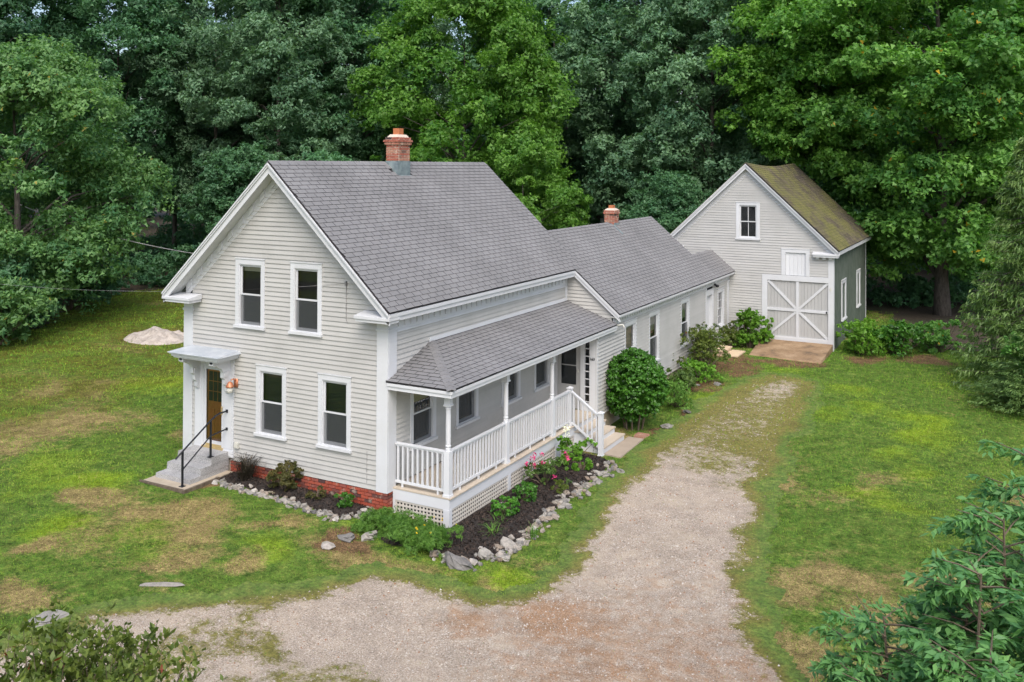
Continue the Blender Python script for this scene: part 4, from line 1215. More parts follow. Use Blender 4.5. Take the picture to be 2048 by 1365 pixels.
    b = MB(); b.add([FD.p(.40, -.02, 1.15), FD.p(.91, -.02, 1.15), FD.p(.91, -.02, 2.32), FD.p(.40, -.02, 2.32)], [(0, 1, 2, 3)]); b.obj('pane', 'glass', dr)
    b = MB(); b.fbox(FD, .97, .995, 0, .04, 1.55, 1.63); b.obj('handle', 'plastic', dr)
    k = 8; z0, z1 = .68, 2.52
    for i in range(k):
        q0, q1 = z0 + (z1 - z0) * i / k, z0 + (z1 - z0) * (i + 1) / k
        b = MB(); b.add([FD.p(1.2, -.03, q0), FD.p(1.36, -.03, q0), FD.p(1.36, -.03, q1), FD.p(1.2, -.03, q1)], [(0, 1, 2, 3)]); b.obj('sidelight_pane', 'glass', wing)
        b = MB(); b.fbox(FD, 1.2, 1.36, -.03, .0, q0 - .014, q0 + .014); b.obj('glazing_bar', 'porch_trim', wing)
    # house number
    cu = bpy.data.curves.new('house_number', 'FONT'); cu.body = '163'; cu.size = .115; cu.extrude = .006; cu.align_x = 'CENTER'; cu.space_character = .95
    tmp = bpy.data.objects.new('tmp', cu); COL.objects.link(tmp)
    bpy.context.view_layer.update()
    me = bpy.data.meshes.new_from_object(tmp.evaluated_get(bpy.context.evaluated_depsgraph_get()))
    bpy.data.objects.remove(tmp)
    me.materials.clear(); me.materials.append(M['black_iron'])
    o = put('house_number', me, wing, (1.46, L1 - .04, 1.96)); o.rotation_euler = (math.pi / 2, 0, 0)
    # roof decks
    b = MB()
    def slope(x0, z0, x1, z1, y0, y1, mi=0):
        b.fprism(Fr((0, 0, 0), (1, 0, 0), (0, 1, 0)), [(x0, z0), (x1, z1), (x1, z1 - .03), (x0, z0 - .03)], y0, y1, mi)
    slope(XER, HER, XEO, ZEE, L - .15, LE1 + .1)
    slope(XER, HER, 2 * XER - XEO, ZEE, L - .15, LE1 + .1, 1)
    slope(XC, HC, XEO, ZEE, LE1 + .1, BY - .02)
    slope(XC, HC, 2 * XC - XEO, ZEE, LE1 + .1, BY - .02, 1)
    rf = b.obj('roof', ['underlay', 'shingle'], wing)
    b = MB(); b.fprism(Fr((0, LE1 + .1, 0), (1, 0, 0), (0, 1, 0)), [(XER, HER - .03), (XC, HC - .03), (XC, HC - .18), (XER, HER - .2)], -.04, -.002); b.obj('bargeboard', 'trim', wing)
    s = Shingles()
    U = Vector((XER - XEO, 0, HER - ZEE)); sl = U.length; ln = LE1 + .12 - L + .17
    s.face((XEO + .02, L - .17, ZEE), (0, 1, 0), U, [(0, 0), (ln, 0), (ln, sl), (0, sl)], .141, .333, lambda u, v: -.05 * math.sin(math.pi * u) * (1 - v) * 0, lambda c: (-1.24 < c.x < -.80 and 15.72 < c.y < 16.3))
    U = Vector((XC - XEO, 0, HC - ZEE)); s2 = U.length; l2 = BY - .03 - LE1 - .12
    s.face((XEO + .02, LE1 + .12, ZEE), (0, 1, 0), U, [(0, 0), (l2, 0), (l2, s2), (0, s2)], .141, .333)
    s.build(lambda p: rf, wing, ['shingle', 'shingle_edge'])
    b = MB()
    for (xm, hr, y0, y1, n) in ((XER, HER, L - .17, LE1 + .12, 38), (XC, HC, LE1 + .12, BY - .03, 10)):
        st = (y1 - y0) / n
        for i in range(n):
            a, c = y0 + st * i, y0 + st * (i + 1.03)
            if xm == XER and c > 15.75 and a < 16.3: continue
            b = MB()
            for sg in (1, -1):
                dz = .12 * ESL
                b.hexa([(xm, a, hr + .018), (xm + sg * .12, a, hr + .02 - dz), (xm + sg * .12, c, hr + .014 - dz), (xm, c, hr + .012), (xm, a, hr + .03), (xm + sg * .12, a, hr + .032 - dz), (xm + sg * .12, c, hr + .024 - dz), (xm, c, hr + .024)])
            b.obj('ridge_cap', 'shingle', wing)
    # chimney
    cx0, cx1, cy0, cy1 = -1.22, -.82, 15.76, 16.28
    b = MB(); b.box(cx0 + .012, cx1 - .012, cy0 + .012, cy1 - .012, 5.2, 6.0); b.box(cx0 - .01, cx1 + .01, cy0 - .01, cy1 + .01, 6.0, 6.12)
    b.hexa([(cx0 - .01, cy0 - .01, 6.12), (cx1 + .01, cy0 - .01, 6.12), (cx1 + .01, cy1 + .01, 6.12), (cx0 - .01, cy1 + .01, 6.12), (cx0 + .09, cy0 + .09, 6.20), (cx1 - .09, cy0 + .09, 6.20), (cx1 - .09, cy1 - .09, 6.20), (cx0 + .09, cy1 - .09, 6.20)])
    ch = b.obj('chimney', 'mortar', wing); ch['label'] = 'short red brick chimney on the wing roof'
    brick_block(wing, ch, cx0, cx1, cy0, cy1, 5.45, 5.98, 'brick_old', 'frbl', .19)
    brick_block(wing, ch, cx0 - .04, cx1 + .04, cy0 - .04, cy1 + .04, 5.98, 6.055, 'brick_old', 'frbl', .19)
    brick_block(wing, ch, cx0 - .02, cx1 + .02, cy0 - .02, cy1 + .02, 6.055, 6.13, 'brick_old', 'frbl', .19)
    b = MB(); b.box(cx0 + .11, cx1 - .11, cy0 + .16, cy1 - .16, 6.18, 6.31); b.obj('flue', 'clay_flue', ch)
    b = MB(); d = Vector((1, 0, -ESL)).normalized(); p0 = Vector((cx1 + .005, cy0, HER - ESL * (cx1 - XER) + .02)); 
    b.box(cx1, cx1 + .012, cy0, cy1, p0.z - .06, p0.z + .10)
    b.bar(p0 + Vector((0, -.03, .02)), p0 + Vector((0, -.03, .02)) + d * .5, .10, .02, (0, 0, 1)); b.obj('lead_flashing', 'lead', ch)
    b = MB(); b.fbox(FE, 20.87, 20.95, .03, .10, 2.84, 2.92); b.tube([FE.p(20.88, .08, 2.86), FE.p(20.84, .2, 2.80)], [.03, .05], 10); b.tube([FE.p(20.94, .08, 2.86), FE.p(21.0, .2, 2.80)], [.03, .05], 10); b.obj('flood_lamp', 'black_iron', wing)
    b = MB(); b.tube([(1.62, L - .06, ZEE - .30), (1.80, L - .04, ZEE - .36), (1.93, L + .02, ZEE - .34), (1.98, L + .02, ZEE - .42)], .022, 8); b.obj('gutter_spout', 'plastic', wing)
ell()

# ------------------------------------------------------------------ barn
BX0, BX1, BHR, BHE, BO, BL = -1.232, 6.031, 7.974, 4.314, .245, 9.644
BXM = (BX0 + BX1) / 2
FB = Fr((0, BY, 0), (1, 0, 0), (0, -1, 0))
FBS = Fr((BX1, 0, 0), (0, 1, 0), (1, 0, 0))
barn = empty('barn', (2.4, BY, 0), 'white gabled barn with crossbuck door, green side and mossy roof', 'barn')
def build_barn():
    BSL = (BHR - BHE) / (BX1 + BO - BXM)
    ww = (BX1 - BX0) / 2
    b = MB(); b.fprism(FB, [(BX0, .1), (BX1, .1), (BX1, BHE), (BXM, BHR - .16), (BX0, BHE)], -.16, -.15); wf = b.obj('wall', 'dark_room', barn); wf['label'] = 'gable front of off-white clapboards'
    hay = (3.90, 5.07, 3.17, 4.31); dor = (3.08, 5.83, .2, 3.18); win = (1.942, 2.971, 4.626, 6.259)
    lim = lambda z: (BHR - .40 - z) / BSL
    clapboards(FB, wf, .30, BHR - .5, lambda z: max(BX0 + .05, BXM - lim(z)), lambda z: min(5.84, BXM + lim(z)),
               [(hay[0] + .06, hay[1] - .06, hay[2] - .3, hay[3]), (dor[0] + .1, 6.0, 0, 3.2), (win[0] + .06, win[1] - .06, win[2], win[3])], .112, 'barn_white', .042)
    window(barn, FB, *win, cas=.13, rows=1, cols=2, head=.12)
    # side and back
    b = MB(); b.box(BX1 - .18, BX1 - .03, BY + .16, BY + BL, -.2, BHE); ws = b.obj('wall', 'barn_green', barn); ws['label'] = 'dark green plank side wall of the barn'
    n = 46; st = (BL - .1) / n; bm = MB(); bm.box(-.035, 0, -st / 2 + .004, st / 2 - .004, 0, BHE - .05); me = bm.mesh('plank', 'barn_green', (0, 0, 0))[0]
    for i in range(n): put('plank', me, ws, (BX1 + random.uniform(0, .008), BY + .1 + st * (i + .5), .0))
    b = MB(); b.fprism(Fr((0, BY + BL, 0), (1, 0, 0), (0, -1, 0)), [(BX0, .1), (BX1, .1), (BX1, BHE), (BXM, BHR - .16), (BX0, BHE)], -.03, .03); b.box(BX0, BX0 + .1, BY, BY + BL, 0, BHE); b.obj('wall', 'barn_white', barn)
    b = MB(); b.box(BX0 + .1, BX1 - .1, BY + .03, BY + BL - .1, -.4, .28); b.obj('foundation', 'concrete', barn)
    for a0, a1 in ((24.95, 26.5), (29.4, 30.85)): window(barn, FBS, a0 + .2, a1 - .2, 1.08, 2.85, cas=.12, rows=2, cols=2, n0=.012)
    # corner boards
    b = MB(); b.box(5.83, BX1 + .03, BY - .045, BY, .05, 4.02); b.box(BX1, BX1 + .03, BY, BY + .12, .05, 4.02); b.obj('corner_board', 'trim', barn)
    b = MB(); b.box(BX1 + .01, BX1 + .03, BY + BL - .1, BY + BL, .0, 4.1); b.obj('corner_board', 'trim', barn)
    rake(barn, FB, BXM, BHR, BX1 + BO, BHE, BO, w=.22, frieze=.30, blocks=False, hw=ww - .02)
    for x0, x1 in ((5.22, BX1 + BO + .02), (BX0 - BO - .02, BX0 + .81)):
        b = MB(); b.box(x0, x1, BY - BO - .03, BY - .03, BHE - .20, BHE - .14); b.box(x0 + .03, x1 - .03, BY - BO, BY - .03, BHE - .28, BHE - .20)
        b.hexa([(x0, BY - BO - .03, BHE - .14), (x1, BY - BO - .03, BHE - .14), (x1, BY - .03, BHE - .14), (x0, BY - .03, BHE - .14), (x0, BY - BO - .03, BHE - .135), (x1, BY - BO - .03, BHE - .135), (x1, BY - .03, BHE - .07), (x0, BY - .03, BHE - .07)])
        for k in range(3):
            c = x0 + .12 + .27 * k
            b.box(c, c + .13, BY - .14, BY - .03, BHE - .38, BHE - .28)
        b.obj('cornice_return', 'trim', barn)
    b = MB(); b.box(BX1 + BO - .035, BX1 + BO, BY - BO, BY + BL + .2, BHE - .18, BHE - .03); b.obj('fascia', 'trim', barn)
    b = MB(); b.box(BX1 - .02, BX1 + BO - .035, BY - BO + .04, BY + BL + .2, BHE - .17, BHE - .15); b.obj('soffit', 'soffit', barn)
    # big crossbuck door
    b = MB(); b.fbox(FB, 3.08, 3.31, 0, .05, .30, 2.95); b.fbox(FB, 3.08, 5.83, 0, .05, 2.95, 3.18); b.fbox(FB, 3.31, 5.83, -.08, .03, .36, .462); b.obj('door_casing', 'trim', barn)
    d0, d1, z0, z1 = 3.31, 5.83, .47, 2.95
    b = MB(); b.fbox(FB, d0, d1, -.06, -.035, z0, z1); dd = b.obj('barn_door', 'door_grey', barn); dd['label'] = 'large pale plank door with crossed white braces'
    n = 18; st = (d1 - d0) / n; bm = MB(); bm.fbox(Fr((0, 0, 0), (1, 0, 0), (0, -1, 0)), -st / 2 + .004, st / 2 - .004, -.035, -.012, 0, z1 - z0); me = bm.mesh('plank', 'door_grey', (0, 0, 0))[0]
    for i in range(n): put('plank', me, dd, (d0 + st * (i + .5), BY + random.uniform(-.002, .002), z0))
    zc, xc = 1.71, (d0 + d1) / 2 + .0
    def brace(p, q, wd, n1=.02):
        m_ = MB(); a = Vector(FB.p(p[0], 0, p[1])); c = Vector(FB.p(q[0], 0, q[1]))
        m_.bar(a + Vector((0, -.002 - n1 / 2, 0)), c + Vector((0, -.002 - n1 / 2, 0)), n1 + .02, wd, (0, 1, 0) if False else ((c - a).cross(Vector((0, 1, 0)))))
        m_.obj('brace', 'trim', dd)
    brace((d0, z0 + .05), (d1, z0 + .05), .10); brace((d0, zc), (d1, zc), .11); brace((xc, z0 + .10), (xc, zc - .055), .11); brace((xc, zc + .055), (xc, z1), .11)
    brace((d0 + .03, z0 + .12), (xc - .07, zc - .08), .10, .012); brace((d1 - .03, z0 + .12), (xc + .07, zc - .08), .10, .012); brace((d0 + .03, z1 - .03), (xc - .07, zc + .08), .10, .012); brace((d1 - .03, z1 - .03), (xc + .07, zc + .08), .10, .012)
    b = MB(); b.fbox(FB, d1 - .09, d1 - .03, .02, .06, zc - .03, zc + .04); b.obj('latch', 'black_iron', dd)
    # hay door
    b = MB(); b.fbox(FB, 3.90, 4.07, 0, .05, 3.19, 4.31); b.fbox(FB, 4.91, 5.07, 0, .05, 3.19, 4.31); b.fbox(FB, 4.07, 4.91, 0, .05, 4.16, 4.31); b.fbox(FB, 3.88, 5.09, 0, .065, 4.31, 4.335); b.obj('hatch_casing', 'trim', barn)
    b = MB(); b.fbox(FB, 4.07, 4.91, -.05, -.03, 3.19, 4.16); hh = b.obj('hay_hatch', 'door_grey', barn); hh['label'] = 'boarded hay hatch over the barn door'
    for i in range(5):
        c = 4.07 + .168 * i
        b = MB(); b.fbox(FB, c + .003, c + .165, -.03, -.008 + random.uniform(-.002, .002), 3.19, 4.16); b.obj('plank', 'porch_trim', hh)
    b = MB(); b.fbox(FB, 5.89, 5.95, .045, .06, 2.62, 2.75); b.obj('number_plate', 'plastic', barn)
    # roof
    b = MB()
    for sg in (1, -1):
        e = BXM + sg * (BX1 + BO - BXM)
        n = 8
        for i in range(n):
            ya = BY - BO - .03 + (BL + BO + .23) * i / n; yb = BY - BO - .03 + (BL + BO + .23) * (i + 1) / n
            sa, sb = -.16 * math.sin(math.pi * i / n), -.16 * math.sin(math.pi * (i + 1) / n)
            b.hexa([(BXM, ya, BHR - .03 + sa), (e, ya, BHE - .03), (e, yb, BHE - .03), (BXM, yb, BHR - .03 + sb), (BXM, ya, BHR + sa), (e, ya, BHE), (e, yb, BHE), (BXM, yb, BHR + sb)], 0 if sg > 0 else 1)
    rf = b.obj('roof', ['underlay', 'barn_shingle'], barn); rf['label'] = 'sagging moss covered shingle roof'
    s = Shingles(); U = Vector((BXM - BX1 - BO, 0, BHR - BHE)); sl = U.length; ln = BL + BO + .25
    s.face((BX1 + BO + .02, BY - BO - .03, BHE + .004), (0, 1, 0), U, [(0, 0), (ln, 0), (ln, sl), (0, sl)], .15, .34, lambda u, v: -.16 * math.sin(math.pi * min(max(u, 0), 1)) * v + .008, None, .006)
    s.build(lambda p: rf, barn, ['barn_shingle', 'shingle_edge'])
    b = MB(); n = 26
    for i in range(n):
        u0, u1 = i / n, (i + 1.03) / n
        y0, y1 = BY - BO - .03 + ln * u0, BY - BO - .03 + ln * min(u1, 1)
        h0, h1 = BHR - .16 * math.sin(math.pi * u0), BHR - .16 * math.sin(math.pi * min(u1, 1))
        b = MB()
        for sg in (1, -1): b.hexa([(BXM, y0, h0 + .02), (BXM + sg * .12, y0, h0 + .022 - .12 * BSL), (BXM + sg * .12, y1, h1 + .016 - .12 * BSL), (BXM, y1, h1 + .014), (BXM, y0, h0 + .034), (BXM + sg * .12, y0, h0 + .036 - .12 * BSL), (BXM + sg * .12, y1, h1 + .028 - .12 * BSL), (BXM, y1, h1 + .028)])
        b.obj('ridge_cap', 'barn_shingle', barn)
build_barn()

# ------------------------------------------------------------------ things around the buildings
def surroundings():
    # granite steps and their pad
    st = empty('granite_steps', (-5.45, -.7, .03), 'grey granite block steps at the front door', 'steps')
    for z0, z1, y0, y1 in ((.375, .555, -.64, -.045), (.205, .372, -.98, -.05), (.09, .202, -1.33, -.06)):
        b = MB(); k = .008
        x0, x1 = -6.05, -4.87
        b.hexa([(x0, y0, z0), (x1, y0, z0), (x1, y1, z0), (x0, y1, z0), (x0 + k, y0 + k, z1), (x1 - k, y0 + k, z1), (x1 - k, y1, z1), (x0 + k, y1, z1)])
        b.obj('step', 'granite', st)
    b = MB(); b.box(-6.15, -4.68, -1.66, -.1, -.12, .09); b.box(-6.17, -4.64, -1.72, -1.66, -.12, .11, 1); b.box(-4.68, -4.62, -1.66, -.6, -.12, .11, 1)
    tag(b.obj('step_pad', ['concrete', 'twig']), 'low timber edged concrete pad under the granite steps', 'pad')
    rl = empty('handrail', (-4.94, -.9, .03), 'black iron handrail on the granite steps', 'handrail')
    x = -4.94
    for y, z0, z1 in ((-1.49, .09, .93), (-.60, .555, 1.47)):
        b = MB(); b.bar((x, y, z0), (x, y, z1), .04, .04, (0, 1, 0)); b.box(x - .06, x + .06, y - .06, y + .06, z0, z0 + .012); b.obj('post', 'black_iron', rl)
    b = MB(); b.tube([(x, -1.70, .80), (x, -1.49, .93), (x, -.60, 1.46), (x, -.42, 1.545), (x, -.30, 1.57), (x, -.06, 1.57)], .022, 8); b.box(x - .04, x + .04, -.07, -.05, 1.53, 1.61); b.obj('rail', 'black_iron', rl)
    b = MB(); b.tube([(x, -1.47, .50), (x, -.60, 1.08), (x, -.06, 1.12)], .018, 8); b.box(x - .035, x + .035, -.07, -.05, 1.085, 1.155); b.obj('rail', 'black_iron', rl)
    # concrete slab at the porch steps
    b = MB(); b.hexa([(2.50, 6.88, -.42), (3.03, 6.82, -.42), (2.98, 8.80, -.42), (2.50, 8.80, -.42), (2.50, 6.88, -.265), (3.02, 6.83, -.265), (2.97, 8.79, -.265), (2.50, 8.79, -.265)])
    tag(b.obj('concrete_slab', 'slab_concrete'), 'tan concrete slab at the foot of the porch steps', 'slab')
    b = MB(); b.hexa([(2.62, 8.86, -.38), (2.95, 8.86, -.38), (3.0, 9.3, -.38), (2.6, 9.3, -.38), (2.63, 8.87, -.24), (2.94, 8.87, -.24), (2.98, 9.28, -.24), (2.62, 9.28, -.24)]); tag(b.obj('flat_brick_step', 'brick_old'), 'dull red paving slab beside the concrete slab', 'paver')
    # wooden steps at the wing door
    ws = empty('wooden_steps', (2.3, 20.2, .05), 'pale wooden steps at the wing door near the barn', 'steps')
    for x0, x1, z in ((1.66, 2.30, .30), (2.30, 2.85, .16)):
        b = MB(); b.box(x0, x1, 20.0, 21.25, z - .05, z); b.box(x0 + .02, x1 - .03, 20.05, 21.2, 0, z - .05); b.obj('step', 'new_wood', ws)
    # ramp
    b = MB(); b.hexa([(3.05, 20.75, .0), (6.0, 20.55, .0), (6.02, 23.16, .0), (3.02, 23.16, .0), (3.12, 20.85, .13), (5.98, 20.62, .12), (6.02, 23.16, .40), (3.05, 23.16, .40)]); tag(b.obj('barn_ramp', 'ramp_concrete'), 'stained brown concrete ramp up to the barn door', 'ramp')
    # overhead wires
    def wire(pts, r, nm, lab, sag=.6):
        b = MB(); a, c = Vector(pts[0]), Vector(pts[1]); P = []
        for i in range(25):
            t = i / 24; q = a.lerp(c, t); q.z -= sag * 4 * t * (1 - t); P.append(q)
        b.tube(P, r, 5); tag(b.obj(nm, 'wire'), lab, 'wire')
    wire([(-1.18, -.06, 5.05), (-34, 1.5, 5.2)], .0035, 'telephone_wire', 'thin wire running from the gable wall to the left', 1.1)
    wire([(-6.9, 9.2, 4.2), (-38, 16, 5.6)], .018, 'service_cable', 'twisted pale cable running from the trees behind the house', .9)
surroundings()

# ------------------------------------------------------------------ stones
def stone_mesh(seed, flat=.65):
    r = np.random.default_rng(seed)
    ph = [(0, 0, 1)] + [(math.sin(a) * math.cos(b), math.sin(a) * math.sin(b), math.cos(a)) for a in (.7, 1.35, 2.0) for b in [k * math.pi / 3.5 + a for k in range(7)]] + [(0, 0, -1)]
    V = [Vector(p) * (1 + .22 * r.standard_normal()) for p in ph]
    V = [(v.x, v.y * (.62 + .3 * r.random()), v.z * flat) for v in V]
    F = [(0, 1 + i, 1 + (i + 1) % 7) for i in range(7)]
    for ring in (0, 1): F += [(1 + ring * 7 + i, 8 + ring * 7 + i, 8 + ring * 7 + (i + 1) % 7, 1 + ring * 7 + (i + 1) % 7) for i in range(7)]
    F += [(22, 15 + (i + 1) % 7, 15 + i) for i in range(7)]
    me = bpy.data.meshes.new('stone'); me.from_pydata(V, [], F); me.materials.append(M['stone'])
    me.polygons.foreach_set('use_smooth', [False] * len(me.polygons))
    return me
STM = [stone_mesh(s) for s in range(14)]
def stone(x, y, s, label, group, name='border_stone', dz=.25, flat=1, cat='stone'):
    o = put(name, random.choice(STM), None, (x, y, float(hgt(x, y)) + s * dz))
    o.rotation_euler = (random.uniform(-.35, .35), random.uniform(-.35, .35), random.uniform(0, 6.3))
    o.scale = (s * random.uniform(.85, 1.3), s * random.uniform(.8, 1.1), s * random.uniform(.75, 1.05) * flat)
    return tag(o, label, cat, group)
def along(P, n, jit, smin, smax, label, group):
    d = [0]
    for a, b in zip(P, P[1:]): d.append(d[-1] + math.dist(a, b))
    for i in range(n):
        t = (i + random.uniform(-.4, .4) + .5) / n * d[-1]; t = min(max(t, 0), d[-1] - 1e-4)
        k = max(j for j in range(len(d)) if d[j] <= t); k = min(k, len(P) - 2)
        u = (t - d[k]) / (d[k + 1] - d[k])
        x = P[k][0] + (P[k + 1][0] - P[k][0]) * u + random.gauss(0, jit); y = P[k][1] + (P[k + 1][1] - P[k][1]) * u + random.gauss(0, jit)
        stone(x, y, random.uniform(smin, smax), label, group)
along([(-4.78, -.62), (-4.4, -.78), (-3.98, -.76), (-3.5, -.84), (-3.0, -.78), (-2.3, -.86), (-1.4, -.96), (-.75, -.98), (-.55, -.72), (-.42, -.3), (-.36, -.02)], 150, .085, .04, .095, 'rounded fieldstone edging the mulch bed below the gable front', 'stones edging the front bed')
along([(3.0, 6.42), (3.06, 5.6), (3.08, 4.3), (3.02, 3.4), (3.08, 2.2), (3.24, 1.1), (3.22, .25), (3.2, -.4), (3.02, -1.0), (2.6, -1.22), (2.05, -1.02)], 200, .13, .045, .115, 'rounded fieldstone edging the mulch bed beside the driveway', 'stones edging the porch bed')
for x, y, s, f, lab in ((2.72, -1.28, .27, 1, 'big angular grey boulder at the tip of the porch bed'), (3.12, .05, .22, 1, 'large grey boulder midway along the driveway side stones'), (2.98, -.65, .2, 1, 'pale boulder behind the tip of the porch bed stones'),
                      (.42, -1.2, .22, .8, 'lichen grey boulder left of the feathery bush'), (.08, -1.55, .24, .45, 'long flat rock in the grass left of the feathery bush'), (-.02, -2.06, .2, .35, 'small flat rock at the lawn edge left of the bushes'),
                      (-1.48, -5.22, .36, .05, 'long flat ledge stone sunk in the front lawn'), (-1.96, -7.13, .32, .16, 'pale flat stone in the lawn by the bottom left shrub'), (2.05, 14.6, .26, 1, 'rounded pale boulder beside the wing shrubs'),
                      (2.67, 15.1, .16, .4, 'flat pale stone on the dirt by the wing shrubs'), (3.3, 15.5, .16, 1, 'small grey boulder below the wooden steps'), (3.25, 12.1, .16, .5, 'tan stone in the dirt right of the round bush'), (3.2, 10.4, .26, .25, 'flat grey paving stone right of the round bush'), (1.9, 1.95, .2, .5, 'flat grey rock in the mulch by the small round bushes')):
    o = stone(x, y, s, lab, None, 'boulder', .12 if f > .3 else .35 * f, f)
    o.rotation_euler.x *= f; o.rotation_euler.y *= f
    if f < .1: o.scale.y *= .45; o.scale.x *= 1.2; o.rotation_euler.z = .55
# bedrock outcrop on the left lawn
def outcrop():
    r = np.random.default_rng(5); n = 26
    xs = np.linspace(-1, 1, n); X, Y = np.meshgrid(xs, xs)
    R = np.hypot(X, Y * 1.0)
    Z = np.clip(1 - R ** 1.6, -.3, 1) * (.45 + .9 * (fbm(X * 1.6 + 4, Y * 1.6, 1.6, 4))) + .14 * np.floor(4 * fbm(X + 9, Y, 2.2, 2)) / 4
    Z = np.where(R > .97, -.3, Z)
    i = np.arange(n * n).reshape(n, n)
    F = np.stack([i[:-1, :-1], i[:-1, 1:], i[1:, 1:], i[1:, :-1]], -1).reshape(-1, 4)
    me = tri_mesh('rock_outcrop', np.stack([X * 1.7, Y * 1.2, Z * .5 + .42 * (fbm(X * 4, Y * 4, 1.0, 3) - .5) * (R < .9)], -1).reshape(-1, 3), F, 'pale_rock')
    tag(put('rock_outcrop', me, None, (-20.5, 11.2, float(hgt(-20.5, 11.2)) - .02)), 'low pale bedrock outcrop on the mossy left lawn', 'rock')
outcrop()

# ------------------------------------------------------------------ vegetation
def norm(a): return a / (np.linalg.norm(a, axis=-1, keepdims=True) + 1e-9)
def leaf_quads(C, Nn, size, aspect, rng, droop=.0, along=None, tri=False):
    n = len(C)
    r = rng.standard_normal((n, 3)) if along is None else along + .35 * rng.standard_normal((n, 3))
    t = norm(r - (r * Nn).sum(-1, keepdims=True) * Nn)
    b = np.cross(Nn, t)
    ln = (size * (.65 + .7 * rng.random(n)))[:, None]
    w = ln * aspect
    tip = C + t * ln * .5; tip[:, 2] -= droop * ln[:, 0]
    if tri: return np.stack([C - t * ln * .35 - b * w * .55, C - t * ln * .35 + b * w * .55, tip], 1)
    return np.stack([C - t * ln * .5, C - t * ln * .08 + b * w * .5, tip, C - t * ln * .08 - b * w * .5], 1)
def clump_leaves(rng, cen, rad, nsub, per, size, aspect, flat=.85, up=.42, droop=.15, shell=.6, tri=False):
    """domed leaf pads made of small twig tufts; returns quads and tints"""
    K = len(cen)
    d = norm(rng.standard_normal((K, nsub, 3)))
    d[..., 2] = np.where(d[..., 2] < -.25, -d[..., 2], d[..., 2])
    sub = cen[:, None, :] + d * (rad[:, None, None] * (shell + (1 - shell) * rng.random((K, nsub, 1)))) * np.array([1, 1, flat])
    sr = rad[:, None] * (.20 + .18 * rng.random((K, nsub)))
    q = norm(rng.standard_normal((K, nsub, per, 3)))
    P = sub[:, :, None, :] + q * sr[:, :, None, None] * (rng.random((K, nsub, per, 1)) ** .5) * np.array([1.1, 1.1, .85])
    nn = .55 * d[:, :, None, :] + .35 * q + .75 * rng.standard_normal((K, nsub, per, 3)) * .75
    nn[..., 2] += up
    tint = np.clip(.5 + .20 * rng.standard_normal((K, 1, 1)) + .12 * rng.standard_normal((K, nsub, 1)) + np.zeros((K, nsub, per)), 0, 1)
    return leaf_quads(P.reshape(-1, 3), norm(nn.reshape(-1, 3)), size, aspect, rng, droop, None, tri), tint.ravel()
def crown_centres(rng, H, hb, R, n, top=.55, inner=.25, lop=(0, 0)):
    z = hb + (H - hb) * (rng.random(n) ** .9)
    u = (z - hb) / (H - hb)
    prof = np.where(u < top, np.sqrt(np.clip(1 - ((top - u) / (top + .12)) ** 2, 0, 1)), np.sqrt(np.clip(1 - ((u - top) / (1.02 - top)) ** 2, 0, 1)))
    a = rng.random(n) * 6.283
    rr = R * prof * np.sqrt(inner + (1 - inner) * rng.random(n)) * (.85 + .3 * rng.random(n))
    return np.stack([np.cos(a) * rr + lop[0] * u * R, np.sin(a) * rr + lop[1] * u * R, z], -1)
def tree_meshes(seed, H, hb, R, ncl, nsub, per, size, aspect, mat, rmin=.13, rmax=.40, top=.5, trunk=.22, flat=.9, lop=(0, 0), inner=.25, limbs=26, barkm='bark'):
    rng = np.random.default_rng(seed)
    cen = crown_centres(rng, H, hb, R, ncl, top, inner, lop)
    rad = R * (rmin + (rmax - rmin) * rng.random(ncl))
    V, t = clump_leaves(rng, cen, rad, nsub, per, size, aspect, flat, tri=True)
    crown = quads_mesh('crown', V, mat, t, 3)
    b = MB()
    n = 9; P = []
    for i in range(n):
        u = i / (n - 1)
        P.append(Vector((lop[0] * R * u * .6 + .12 * math.sin(seed + 4 * u), lop[1] * R * u * .6 + .12 * math.cos(seed * 2 + 3 * u), -.3 + H * .88 * u)))
    b.tube(P, [trunk * (1.35 if i == 0 else 1) * (1 - .85 * i / (n - 1)) for i in range(n)], 9)
    order = rng.permutation(ncl)[:limbs]
    for k in order:
        c = Vector(cen[k]); hz = max(hb * .6, c.z - .55 * math.hypot(c.x, c.y)); u = min(max((hz + .3) / (H * .88), 0), .97)
        i = int(u * (n - 1)); s = P[i].lerp(P[min(i + 1, n - 1)], u * (n - 1) - i)
        m = s.lerp(c, .5) + Vector((0, 0, .12 * (c - s).length))
        r0 = trunk * (1 - .85 * u) * .55
        b.tube([s, m, c], [r0, r0 * .6, r0 * .2], 5)
    tr, _ = b.mesh('trunk', barkm, (0, 0, 0))
    tr.polygons.foreach_set('use_smooth', [True] * len(tr.polygons))
    return crown, tr
def plant(name, meshes, x, y, label, cat, group=None, rz=0, sc=1.0, sz=None, parts=('crown', 'trunk')):
    o = empty(name, (x, y, float(hgt(x, y))), label, cat, group)
    o.rotation_euler.z = rz; o.scale = (sc, sc, sz or sc)
    for nm, me in zip(parts, meshes):
        if me is None: continue
        c = bpy.data.objects.new(nm, me); COL.objects.link(c); c.parent = o
    return o
def polar(u, d):
    r = (u - 1024) / 1860 * d
    return CAMP.x - math.sin(yaw) * d + math.cos(yaw) * r, CAMP.y + math.cos(yaw) * d + math.sin(yaw) * r

